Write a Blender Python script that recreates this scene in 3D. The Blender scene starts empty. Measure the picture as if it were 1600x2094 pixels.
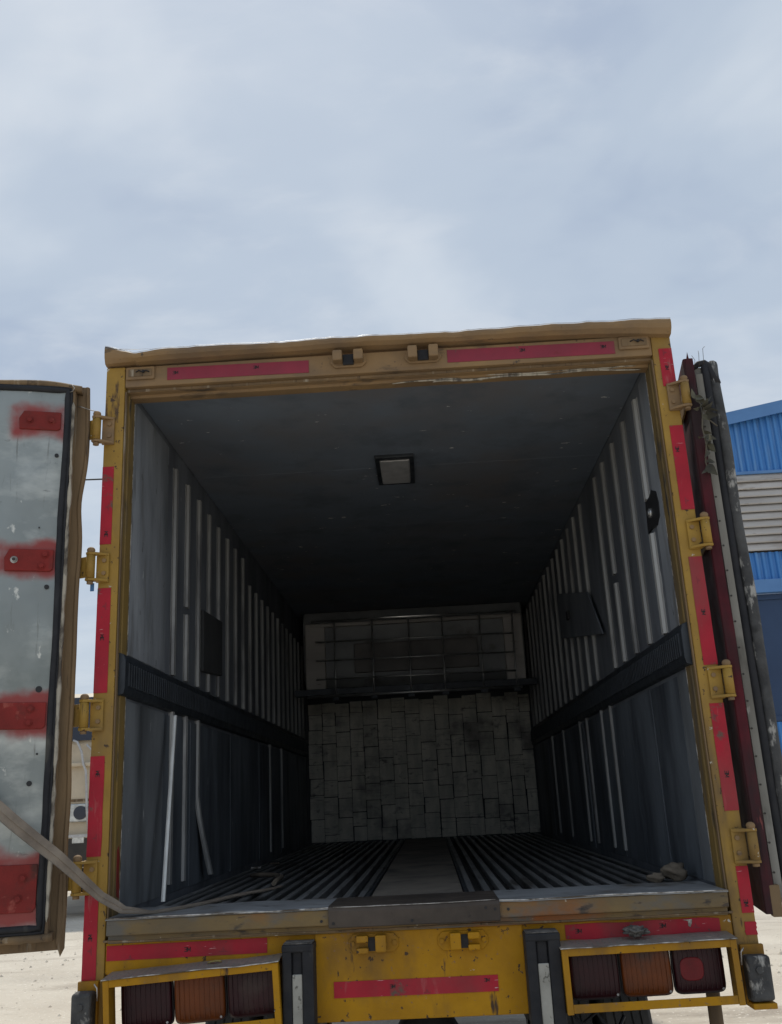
import bpy, bmesh, math, random
from mathutils import Vector, Matrix, noise
random.seed(7)
scene = bpy.context.scene
C = scene.collection
R = math.radians

# ------------------------------------------------------------------ camera
cam_data = bpy.data.cameras.new('camera')
cam_data.sensor_fit = 'HORIZONTAL'; cam_data.sensor_width = 36.0
cam_data.lens = 36.0 * 1948.665 / 1600.0
cam_data.clip_start = 0.05; cam_data.clip_end = 6000
cam = bpy.data.objects.new('camera', cam_data); C.objects.link(cam)
rgt = Vector((0.99802, 0.040343, -0.048245)); fwd = Vector((-0.024692, 0.956899, 0.28937)); upv = Vector((0.05784, -0.287606, 0.956001))
M = Matrix((( rgt.x, upv.x, -fwd.x, 0.085445), (rgt.y, upv.y, -fwd.y, -3.836471), (rgt.z, upv.z, -fwd.z, 0.465469), (0, 0, 0, 1)))
cam.matrix_world = M
scene.camera = cam

# ------------------------------------------------------------------ sky, sun, exposure
SUN_EL, SUN_AZ = R(60), R(-14)          # behind the truck, a little to the left
world = bpy.data.worlds.new('World'); scene.world = world; world.use_nodes = True
nt = world.node_tree; nt.nodes.clear()
def wn(t, **k):
    n = nt.nodes.new(t)
    for a, b in k.items(): setattr(n, a, b)
    return n
wout = wn('ShaderNodeOutputWorld'); wbg = wn('ShaderNodeBackground'); wbg.inputs['Strength'].default_value = 0.1
sky = wn('ShaderNodeTexSky', sky_type='NISHITA', sun_disc=False, sun_elevation=SUN_EL, sun_rotation=SUN_AZ, altitude=50, air_density=1.0, dust_density=2.0, ozone_density=2.0)
tc = wn('ShaderNodeTexCoord')
# project the view direction on a flat cloud layer so that clouds stretch towards the horizon
sep = wn('ShaderNodeSeparateXYZ'); nt.links.new(tc.outputs['Generated'], sep.inputs[0])
zc = wn('ShaderNodeMath', operation='MAXIMUM'); zc.inputs[1].default_value = 0.0; nt.links.new(sep.outputs['Z'], zc.inputs[0])
za = wn('ShaderNodeMath', operation='ADD'); za.inputs[1].default_value = 0.22; nt.links.new(zc.outputs[0], za.inputs[0])
dx = wn('ShaderNodeMath', operation='DIVIDE'); dy = wn('ShaderNodeMath', operation='DIVIDE')
nt.links.new(sep.outputs['X'], dx.inputs[0]); nt.links.new(za.outputs[0], dx.inputs[1])
nt.links.new(sep.outputs['Y'], dy.inputs[0]); nt.links.new(za.outputs[0], dy.inputs[1])
cmb = wn('ShaderNodeCombineXYZ'); nt.links.new(dx.outputs[0], cmb.inputs['X']); nt.links.new(dy.outputs[0], cmb.inputs['Y'])
def wnoise(scale, detail, rough, loc, sc, rotz=0.0, dist=0.0):
    mp = wn('ShaderNodeMapping'); mp.inputs['Location'].default_value = loc; mp.inputs['Scale'].default_value = sc
    mp.inputs['Rotation'].default_value = (0, 0, rotz)
    nt.links.new(cmb.outputs[0], mp.inputs[0])
    n = wn('ShaderNodeTexNoise'); n.inputs['Scale'].default_value = scale; n.inputs['Detail'].default_value = detail
    n.inputs['Roughness'].default_value = rough; n.inputs['Distortion'].default_value = dist
    nt.links.new(mp.outputs[0], n.inputs['Vector']); return n
def wramp(src, stops):
    r = wn('ShaderNodeValToRGB'); r.color_ramp.interpolation = 'EASE'
    e = r.color_ramp.elements
    e[0].position, e[0].color = stops[0][0], (*stops[0][1], 1); e[1].position, e[1].color = stops[-1][0], (*stops[-1][1], 1)
    for p_, c_ in stops[1:-1]:
        q = e.new(p_); q.color = (*c_, 1)
    nt.links.new(src, r.inputs[0]); return r
big = wnoise(2.3, 4, 0.5, (3.1, 1.7, 0), (1.0, 1.2, 1), R(28), 0.3)
wisp = wnoise(4.2, 8, 0.56, (9.3, 4.4, 2.0), (0.8, 1.35, 1), R(-30), 0.3)
# thin overcast: grey-blue body of cloud with paler wisps in it, blue sky behind
body = wramp(big.outputs['Fac'], [(0.28, (4.05, 4.9, 6.25)), (0.5, (5.0, 5.85, 6.95)), (0.72, (6.3, 7.0, 7.8))])
wr = wramp(wisp.outputs['Fac'], [(0.46, (0, 0, 0)), (0.74, (1, 1, 1))])
pale = wn('ShaderNodeMixRGB'); pale.inputs['Color2'].default_value = (6.9, 7.4, 8.0, 1)
wmul = wn('ShaderNodeMath', operation='MULTIPLY'); wmul.inputs[1].default_value = 0.6
nt.links.new(wr.outputs[0], wmul.inputs[0]); nt.links.new(wmul.outputs[0], pale.inputs['Fac']); nt.links.new(body.outputs[0], pale.inputs['Color1'])
hz_ = wn('ShaderNodeMapRange'); hz_.inputs['From Min'].default_value = 0.0; hz_.inputs['From Max'].default_value = 0.28; hz_.inputs['To Min'].default_value = 0.85; hz_.inputs['To Max'].default_value = 0.0
nt.links.new(zc.outputs[0], hz_.inputs['Value'])
hzm = wn('ShaderNodeMixRGB'); hzm.inputs['Color2'].default_value = (6.6, 7.3, 8.0, 1)
nt.links.new(hz_.outputs[0], hzm.inputs['Fac']); nt.links.new(pale.outputs[0], hzm.inputs['Color1'])
mixs = wn('ShaderNodeMixRGB'); mixs.inputs['Fac'].default_value = 0.9
nt.links.new(sky.outputs[0], mixs.inputs['Color1']); nt.links.new(hzm.outputs[0], mixs.inputs['Color2'])
nt.links.new(mixs.outputs[0], wbg.inputs['Color']); nt.links.new(wbg.outputs[0], wout.inputs['Surface'])

sun_data = bpy.data.lights.new('sun', 'SUN'); sun_data.energy = 3.0; sun_data.angle = R(3.0); sun_data.color = (1.0, 0.95, 0.86)
sun = bpy.data.objects.new('sun', sun_data); C.objects.link(sun)
sv = Vector((math.sin(SUN_AZ) * math.cos(SUN_EL), math.cos(SUN_AZ) * math.cos(SUN_EL), math.sin(SUN_EL)))
sun.rotation_euler = (-sv).to_track_quat('-Z', 'Y').to_euler()
scene.view_settings.view_transform = 'Standard'; scene.view_settings.look = 'None'
scene.view_settings.exposure = 0.0; scene.view_settings.gamma = 1.0; scene.view_settings.use_curve_mapping = False
try:
    scene.cycles.max_bounces = 10; scene.cycles.diffuse_bounces = 6
except Exception: pass

# ------------------------------------------------------------------ materials
def mat(name, c1, c2=None, scale=6, rough=0.6, metal=0.0, bump=0.0, bscale=80, stretch=(1, 1, 1), spots=(), rvar=0.0, rand=0.0, coat=0.0, detail=6, contrast=(0.35, 0.65), spec=0.5):
    """noise between c1 and c2; spots = [(colour, scale, lo, hi, stretch)] laid over in order"""
    m = bpy.data.materials.new(name); m.use_nodes = True
    t = m.node_tree; N = t.nodes; Lk = t.links.new
    b = N['Principled BSDF']
    b.inputs['Metallic'].default_value = metal; b.inputs['Roughness'].default_value = rough
    b.inputs['Specular IOR Level'].default_value = spec
    b.inputs['Coat Weight'].default_value = coat
    geo = N.new('ShaderNodeNewGeometry')
    def nz(sc, st=(1, 1, 1), det=detail, off=0.0):
        mp = N.new('ShaderNodeMapping'); mp.inputs['Scale'].default_value = st; mp.inputs['Location'].default_value = (off, off * 1.7, off * .6)
        Lk(geo.outputs['Position'], mp.inputs[0])
        n = N.new('ShaderNodeTexNoise'); n.inputs['Scale'].default_value = sc; n.inputs['Detail'].default_value = det; n.inputs['Roughness'].default_value = 0.6
        Lk(mp.outputs[0], n.inputs['Vector']); return n
    def ramp(src, lo, hi):
        r = N.new('ShaderNodeMapRange'); r.inputs['From Min'].default_value = lo; r.inputs['From Max'].default_value = hi
        Lk(src, r.inputs['Value']); return r.outputs[0]
    n1 = nz(scale, stretch)
    mx = N.new('ShaderNodeMixRGB'); mx.inputs['Color1'].default_value = (*c1, 1); mx.inputs['Color2'].default_value = (*(c2 or c1), 1)
    Lk(ramp(n1.outputs['Fac'], *contrast), mx.inputs['Fac'])
    col = mx.outputs[0]
    for i, (cc, sc, lo, hi, st) in enumerate(spots):
        ns = nz(sc, st, 5, 3.3 + i * 5.1)
        mm = N.new('ShaderNodeMixRGB'); mm.inputs['Color2'].default_value = (*cc, 1)
        Lk(ramp(ns.outputs['Fac'], lo, hi), mm.inputs['Fac']); Lk(col, mm.inputs['Color1']); col = mm.outputs[0]
    if rand:
        oi = N.new('ShaderNodeObjectInfo'); hs = N.new('ShaderNodeHueSaturation')
        mr = N.new('ShaderNodeMapRange'); mr.inputs['To Min'].default_value = 1 - rand; mr.inputs['To Max'].default_value = 1 + rand
        Lk(oi.outputs['Random'], mr.inputs['Value']); Lk(mr.outputs[0], hs.inputs['Value']); Lk(col, hs.inputs['Color']); col = hs.outputs[0]
    Lk(col, b.inputs['Base Color'])
    if rvar:
        nr = nz(scale * 2.3, stretch, 5, 11.0); mr = N.new('ShaderNodeMapRange'); mr.inputs['From Min'].default_value = .3; mr.inputs['From Max'].default_value = .7
        mr.inputs['To Min'].default_value = max(0.05, rough - rvar); mr.inputs['To Max'].default_value = min(1, rough + rvar)
        Lk(nr.outputs['Fac'], mr.inputs['Value']); Lk(mr.outputs[0], b.inputs['Roughness'])
    if bump:
        nb = nz(bscale, stretch, 6, 2.0); bp = N.new('ShaderNodeBump'); bp.inputs['Strength'].default_value = bump; bp.inputs['Distance'].default_value = 0.01
        Lk(nb.outputs['Fac'], bp.inputs['Height']); Lk(bp.outputs[0], b.inputs['Normal'])
    m['col_socket'] = ''
    return m
ONE = (1, 1, 1)
M_ = {}
M_['ground'] = mat('sandy_ground', (.60, .55, .465), (.50, .45, .375), 0.7, .95, bump=.7, bscale=14, spots=[((.36, .315, .26), 1.2, .54, .70, (.5, 1.6, 1)), ((.70, .66, .58), 30, .60, .68, ONE), ((.33, .29, .24), 18, .63, .70, ONE)], spec=.2)
M_['gravel'] = mat('pale_stone', (.62, .57, .48), (.46, .41, .345), 5, .95, spec=.2)
M_['yellow'] = mat('yellow_paint', (.46, .228, .006), (.35, .168, .006), 5, .58, bump=.1, bscale=40, rvar=.12, spec=.22,
    spots=[((.17, .095, .03), 3.5, .52, .76, (1, 1, .5)), ((.10, .065, .035), 1.6, .56, .74, (1.5, 1.5, .5)), ((.07, .042, .025), 30, .655, .665, ONE), ((.5, .47, .42), 20, .715, .722, (1, 1, 1.6)), ((.06, .04, .028), 70, .69, .70, (1, 1, .5)), ((.07, .04, .025), 9, .67, .73, (1.8, 1.8, .35)), ((.26, .15, .07), 60, .64, .70, ONE)])
M_['yellow_veiled'] = mat('glare_veiled_grimy_yellow', (.285, .18, .085), (.205, .135, .075), 4, .7, bump=.1, bscale=40, rvar=.1, spec=.3,  # lens glare greyed into the yellow, with grime spots laid over it
    spots=[((.13, .095, .07), 3.0, .50, .76, (.6, 1, 1.4)), ((.08, .06, .045), 30, .66, .72, ONE), ((.38, .34, .28), 26, .72, .76, (.4, 1, 1)), ((.08, .06, .045), 7, .62, .71, (.4, 1, 2))])
M_['yellow_post'] = mat('dusty_yellow_post_paint', (.37, .225, .042), (.28, .165, .035), 5, .6, bump=.1, bscale=40, rvar=.12, spec=.3,
    spots=[((.17, .11, .055), 3.5, .50, .74, (1, 1, .5)), ((.09, .06, .04), 1.8, .58, .74, (2, 2, .4)), ((.07, .042, .025), 34, .65, .66, ONE), ((.5, .47, .42), 22, .70, .708, (1, 1, 1.6)), ((.06, .04, .028), 70, .68, .69, (1, 1, .5)), ((.07, .04, .025), 9, .65, .71, (1.8, 1.8, .35))])
M_['jamb'] = mat('grimy_jamb_paint', (.235, .15, .04), (.15, .105, .045), 4, .65, bump=.15, bscale=40, spec=.3, stretch=(1, 1, .4), spots=[((.10, .08, .06), 5, .50, .66, (1.5, 1.5, .3)), ((.05, .042, .035), 11, .58, .68, (2, 2, .3))])
M_['brown_trim'] = mat('weathered_brown_trim', (.225, .15, .08), (.115, .08, .05), 5, .78, bump=.35, bscale=50, stretch=(1, 1, .25), spec=.3, spots=[((.36, .31, .24), 9, .58, .70, (2.5, 2.5, .2)), ((.045, .033, .026), 12, .60, .70, (2.5, 2.5, .25)), ((.25, .15, .05), 3, .60, .75, (1, 1, .5))])
M_['sill'] = mat('stained_sill', (.215, .145, .06), (.14, .105, .062), 3, .7, bump=.2, bscale=40, rvar=.1, stretch=(1, 1, 2), spec=.25, spots=[((.27, .09, .025), 2.2, .50, .68, (.5, 1, 1)), ((.13, .118, .10), 5, .50, .64, (1, 1, 2)), ((.5, .46, .38), 30, .67, .71, ONE), ((.05, .042, .038), 9, .60, .67, (.6, 1, 1.5)), ((.08, .06, .045), 40, .62, .68, (.3, 1, 1))])
M_['sill_top'] = mat('worn_grey_metal', (.32, .33, .345), (.215, .22, .23), 5, .55, metal=.15, bump=.15, bscale=40, rvar=.15, stretch=(.5, 1, 1), spec=.35, spots=[((.13, .115, .10), 5, .52, .70, ONE), ((.07, .065, .06), 14, .62, .69, (.4, 1, 1)), ((.45, .45, .44), 20, .68, .72, (.3, 1, 1))])
M_['bright_edge'] = mat('bare_metal_edge', (.58, .56, .53), (.20, .18, .16), 16, .42, metal=.4, contrast=(.42, .58), spots=[((.10, .08, .06), 7, .50, .60, ONE)])
M_['plate'] = mat('dirty_steel_plate', (.085, .068, .056), (.052, .042, .036), 5, .6, metal=.2, bump=.15, bscale=50, rvar=.12, spec=.35, spots=[((.13, .095, .07), 8, .58, .73, (.4, 1, 1)), ((.03, .026, .024), 12, .62, .7, ONE)])
M_['tape'] = mat('red_reflective_tape', (.44, .016, .034), (.31, .014, .028), 5, .5, bump=.05, bscale=300, rvar=.1, spec=.25, spots=[((.22, .05, .05), 3, .50, .76, (1, 1, .6)), ((.62, .36, .36), 34, .70, .712, (.5, 1, 5)), ((.13, .075, .06), 11, .64, .70, ONE), ((.09, .05, .045), 60, .68, .70, ONE), ((.40, .10, .10), 8, .62, .72, (2, 2, .4))])
M_['tape_old'] = mat('faded_red_tape', (.27, .03, .055), (.21, .03, .05), 6, .55, rvar=.08, spec=.3, spots=[((.16, .07, .06), 4, .54, .78, ONE), ((.12, .08, .06), 26, .66, .72, ONE)])
M_['ink'] = mat('black_print', (.012, .012, .014), rough=.6)
M_['ink_faint'] = mat('faint_print', (.20, .02, .03), rough=.6)
M_['rubber'] = mat('black_rubber', (.013, .014, .018), (.024, .024, .027), 8, .65, bump=.25, bscale=60, rvar=.12, spec=.3, spots=[((.085, .08, .07), 7, .64, .76, (1, 1, .4))])
M_['rubber_worn'] = mat('scuffed_rubber', (.075, .075, .075), (.03, .03, .032), 10, .75, bump=.6, bscale=35, spots=[((.34, .33, .31), 24, .57, .66, (1, 1, .5)), ((.02, .02, .02), 9, .60, .70, ONE)])
M_['seal'] = mat('peeling_sealant', (.42, .38, .31), (.10, .085, .07), 22, .85, bump=.5, bscale=60, stretch=(1, 1, .35), contrast=(.45, .6))
M_['wall'] = mat('daylit_grey_wall_lining', (.33, .35, .38), (.205, .22, .245), 3, .6, metal=.05, bump=.12, bscale=25, rvar=.15, stretch=(1, 1, .35), spec=.35,  # lit copy of the lining by the opening, daylight put into the grey
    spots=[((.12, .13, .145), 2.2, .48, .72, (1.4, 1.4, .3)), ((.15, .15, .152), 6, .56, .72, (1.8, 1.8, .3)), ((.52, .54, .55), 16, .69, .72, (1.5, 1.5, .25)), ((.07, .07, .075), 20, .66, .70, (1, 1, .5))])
M_['wall_low_shaded'] = mat('shaded_scuffed_end_panel', (.20, .215, .23), (.125, .135, .148), 3, .6, bump=.12, bscale=25, rvar=.12, stretch=(1, 1, .35), spec=.35,  # end panel lower down, shade painted into its grey under the scuffs
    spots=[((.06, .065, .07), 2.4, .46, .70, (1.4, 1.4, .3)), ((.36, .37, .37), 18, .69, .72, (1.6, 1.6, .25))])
M_['wall_shaded'] = mat('shaded_ribbed_lining', (.165, .18, .205), (.105, .115, .135), 3, .6, bump=.1, bscale=25, rvar=.12, stretch=(1, 1, .3), spec=.35,  # shaded copy of the lining, daylight falloff with depth put into its colour
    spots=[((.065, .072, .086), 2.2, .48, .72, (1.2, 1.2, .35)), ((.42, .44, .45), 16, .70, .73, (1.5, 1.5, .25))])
M_['lining_low_shaded'] = mat('shaded_dirty_lower_lining', (.145, .165, .19), (.08, .092, .108), 3, .6, bump=.12, bscale=25, rvar=.12, stretch=(1, 1, .35), spec=.3,  # interior shade painted into the lower lining, with dirt streaks on top
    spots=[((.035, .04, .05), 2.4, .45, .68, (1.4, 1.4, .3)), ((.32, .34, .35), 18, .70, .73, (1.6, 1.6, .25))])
M_['ceiling'] = mat('grimy_ceiling_lining', (.175, .205, .25), (.148, .175, .215), 2, .8, bump=.08, bscale=25, spec=.25, spots=[((.17, .165, .175), 1.3, .44, .70, ONE), ((.115, .135, .165), 4, .52, .74, ONE), ((.65, .64, .62), 22, .70, .707, (.4, 1, 1))])
M_['rib'] = mat('aluminium_rib', (.33, .33, .325), (.195, .195, .195), 4, .5, metal=.2, rvar=.1, stretch=(1, 1, .2), rand=.22, spots=[((.10, .10, .105), 5, .54, .70, (1, 1, .3))])
M_['rib_bright'] = mat('bare_aluminium_strip', (.78, .77, .74), (.62, .61, .58), 6, .35, metal=.6)
M_['rail'] = mat('dark_track_rail', (.035, .042, .052), (.02, .024, .03), 8, .5, metal=.3, bump=.1, rvar=.1)
M_['tbar'] = mat('floor_t_bar', (.31, .315, .325), (.17, .175, .18), 4, .45, metal=.5, stretch=(3, .3, 1), rvar=.12, rand=.15, spots=[((.08, .075, .07), 5, .54, .68, (2, .4, 1))])
M_['floor'] = mat('dark_floor_channel', (.055, .055, .055), (.03, .03, .03), 8, .8)
M_['floor_plate'] = mat('dusty_floor_plate', (.185, .16, .13), (.11, .095, .08), 4, .85, bump=.1, spots=[((.06, .055, .05), 5, .50, .68, ONE)])
M_['plank'] = mat('grey_wood_board', (.60, .575, .50), (.42, .41, .365), 6, .9, bump=.5, bscale=30, stretch=(2, 2, .7), rand=.06, spots=[((.22, .21, .20), 2.4, .52, .66, ONE), ((.16, .155, .15), 9, .60, .72, (1, 1, 1.4)), ((.26, .25, .235), 26, .58, .68, (.25, 1, 3))])
M_['dark_panel'] = mat('dark_backing', (.05, .052, .055), (.03, .032, .035), 4, .8)
M_['unit'] = mat('grey_cooling_unit', (.30, .31, .32), (.21, .22, .23), 3, .6, spots=[((.14, .13, .125), 3, .55, .7, ONE)])
M_['intake'] = mat('dim_intake_panel', (.20, .19, .185), (.13, .125, .125), 3, .7)
M_['steel'] = mat('galvanised_tube', (.5, .5, .5), (.36, .36, .36), 9, .4, metal=.8)
M_['diffuser'] = mat('milky_lamp_cover', (.50, .49, .48), (.36, .35, .35), 12, .4)
M_['lamp_lens'] = mat('dusty_lamp_lens', (.42, .415, .42), (.30, .295, .30), 14, .4, spots=[((.2, .19, .19), 9, .6, .72, ONE)])
M_['maroon'] = mat('dark_red_door_paint', (.095, .011, .018), (.045, .009, .013), 4, .7, rvar=.12, spec=.2, spots=[((.03, .018, .02), 4, .52, .68, (1, 1, .3)), ((.2, .06, .055), 20, .68, .72, (2, 2, .3))])
M_['edge_grey'] = mat('grey_door_edge_strip', (.27, .26, .235), (.16, .15, .13), 5, .7, stretch=(1, 1, .3), bump=.15, spec=.3, spots=[((.07, .064, .056), 7, .54, .68, (1, 1, .3)), ((.40, .39, .36), 16, .66, .71, (1, 1, .4))])
M_['lens_red'] = mat('dark_red_lens', (.035, .004, .008), (.02, .003, .006), 8, .38, bump=.15, bscale=160, spec=.3, spots=[((.06, .042, .035), 6, .56, .80, ONE)])
M_['lens_bright'] = mat('bright_red_lens', (.17, .007, .012), (.10, .005, .009), 8, .4, bump=.12, bscale=160, spec=.3)
M_['lens_amber'] = mat('amber_lens', (.17, .040, .005), (.11, .027, .005), 8, .38, bump=.15, bscale=160, spec=.3, spots=[((.06, .042, .035), 6, .56, .80, ONE)])
M_['lens_body'] = mat('lamp_body', (.03, .02, .022), (.02, .015, .015), 8, .5)
M_['tread'] = mat('dusty_tread_plate', (.33, .31, .285), (.23, .215, .195), 5, .5, metal=.35, spots=[((.4, .36, .3), 11, .58, .7, ONE)])
M_['bumper_core'] = mat('pale_bumper_core', (.40, .39, .35), (.27, .26, .23), 7, .8, bump=.2, spots=[((.10, .095, .08), 26, .62, .67, ONE)])
M_['strap'] = mat('dusty_webbing', (.29, .245, .20), (.18, .15, .125), 9, .9, bump=.35, bscale=260, spec=.15)
M_['rag'] = mat('dirty_rag', (.20, .165, .125), (.12, .098, .075), 9, .95, bump=.4, bscale=60)
M_['wad'] = mat('matted_grey_wad', (.16, .15, .14), (.045, .042, .04), 30, .95, bump=.8, bscale=70)
M_['leaf'] = mat('dry_leaf', (.11, .105, .07), (.05, .048, .04), 12, .85, rand=.35)
M_['leaf_yellow'] = mat('yellow_leaf', (.50, .42, .16), (.36, .3, .1), 12, .7)
M_['twig'] = mat('dry_twig', (.13, .115, .085), (.08, .07, .055), 12, .9)
M_['chassis'] = mat('dark_chassis', (.03, .028, .026), (.05, .043, .036), 5, .8, bump=.2)
M_['tyre'] = mat('tyre_rubber', (.025, .025, .026), (.05, .047, .043), 9, .8, bump=.15)
M_['rim'] = mat('steel_rim', (.22, .2, .17), (.13, .115, .09), 6, .6, metal=.4)
M_['blue'] = mat('blue_sheet_steel', (.058, .235, .58), (.048, .195, .50), 1.5, .5, rvar=.1, stretch=(2, 2, .3), spots=[((.12, .27, .52), 2.5, .54, .72, (2, 2, .3)), ((.06, .15, .33), 5, .60, .75, (3, 3, .3))])
M_['blue_trim'] = mat('blue_trim_paint', (.10, .24, .50), (.08, .20, .44), 2, .5)
M_['door_shaded'] = mat('shadowed_blue_door', (.022, .055, .13), (.017, .043, .105), 1.2, .55)  # doorway shadow painted into the doors as a darker blue
M_['shed_slat'] = mat('weathered_zinc_slat', (.52, .495, .47), (.40, .375, .355), 2, .6, metal=.1, stretch=(.3, 1, 2), rand=.10, spots=[((.28, .24, .21), 3, .58, .74, (.3, 1, 1)), ((.2, .16, .13), 12, .64, .72, (.3, 1, 2))])
M_['cream'] = mat('cream_cab_paint', (.56, .47, .345), (.48, .40, .29), 3, .5, spots=[((.36, .28, .19), 3, .6, .8, ONE)])
M_['glass_dark'] = mat('dark_windscreen', (.012, .016, .03), rough=.08, spec=.6)
M_['silver'] = mat('headlamp_silver', (.6, .6, .58), (.35, .35, .34), 10, .25, metal=.7)
M_['blue_tag'] = mat('blue_plastic', (.05, .16, .36), rough=.5)
M_['wire'] = mat('cable_black', (.02, .02, .02), rough=.7)
M_['pole'] = mat('grey_wood_pole', (.20, .17, .14), (.13, .11, .09), 4, .9)

def silver_panel():
    """galvanised sheet with red primer sprayed round the four hinge plates"""
    m = mat('galvanised_door_panel', (.335, .36, .35), (.225, .245, .24), 1.5, .42, metal=.6, bump=.06, bscale=12, rvar=.12, detail=4,
            spots=[((.50, .51, .48), 3.2, .50, .72, (1, 1, 1.8)), ((.17, .19, .18), 2.0, .50, .74, (1, 1, .7)), ((.13, .125, .115), 9, .62, .74, (3, 3, .35)), ((.14, .14, .135), 11, .66, .73, (.6, 1, 1.8)), ((.60, .59, .54), 20, .67, .72, (1, 1, .6))])
    t = m.node_tree; N = t.nodes; Lk = t.links.new; b = N['Principled BSDF']
    src = b.inputs['Base Color'].links[0].from_socket
    geo = N.new('ShaderNodeNewGeometry'); nzn = N.new('ShaderNodeTexNoise'); nzn.inputs['Scale'].default_value = 6; nzn.inputs['Detail'].default_value = 7
    Lk(geo.outputs['Position'], nzn.inputs['Vector'])
    sp = N.new('ShaderNodeSeparateXYZ'); Lk(geo.outputs['Position'], sp.inputs[0])
    def mth(op, a, bb):
        n = N.new('ShaderNodeMath'); n.operation = op
        for i, v in enumerate((a, bb)):
            if isinstance(v, (int, float)): n.inputs[i].default_value = v
            else: Lk(v, n.inputs[i])
        return n.outputs[0]
    total = None
    for cx, cz, hx, hz in ((-1.475, 2.068, .085, .050), (-1.49, 1.468, .09, .040), (-1.47, .845, .14, .058), (-1.46, .215, .17, .105)):
        ax = mth('MAXIMUM', mth('SUBTRACT', mth('ABSOLUTE', mth('SUBTRACT', sp.outputs['X'], cx), 0), hx), 0)
        az = mth('MAXIMUM', mth('SUBTRACT', mth('ABSOLUTE', mth('SUBTRACT', sp.outputs['Z'], cz), 0), hz), 0)
        d = mth('SQRT', mth('ADD', mth('MULTIPLY', ax, ax), mth('MULTIPLY', az, az)), 0)
        d = mth('ADD', d, mth('MULTIPLY', mth('SUBTRACT', nzn.outputs['Fac'], .5), .16))
        r = N.new('ShaderNodeMapRange'); r.interpolation_type = 'SMOOTHSTEP'
        r.inputs['From Min'].default_value = -.005; r.inputs['From Max'].default_value = .05; r.inputs['To Min'].default_value = 1; r.inputs['To Max'].default_value = 0
        Lk(d, r.inputs['Value']); total = r.outputs[0] if total is None else mth('MAXIMUM', total, r.outputs[0])
    mx = N.new('ShaderNodeMixRGB'); mx.inputs['Color2'].default_value = (.255, .036, .032, 1)
    Lk(total, mx.inputs['Fac']); Lk(src, mx.inputs['Color1']); Lk(mx.outputs[0], b.inputs['Base Color'])
    Lk(mth('MULTIPLY', mth('SUBTRACT', 1.0, total), .55), b.inputs['Metallic'])
    return m
M_['panel_silver'] = silver_panel()
M_['red_primer'] = mat('red_primer', (.235, .024, .021), (.15, .02, .017), 6, .7, bump=.15, bscale=60, spec=.25, spots=[((.085, .028, .023), 7, .54, .70, ONE), ((.30, .07, .055), 14, .62, .70, ONE)])

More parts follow.
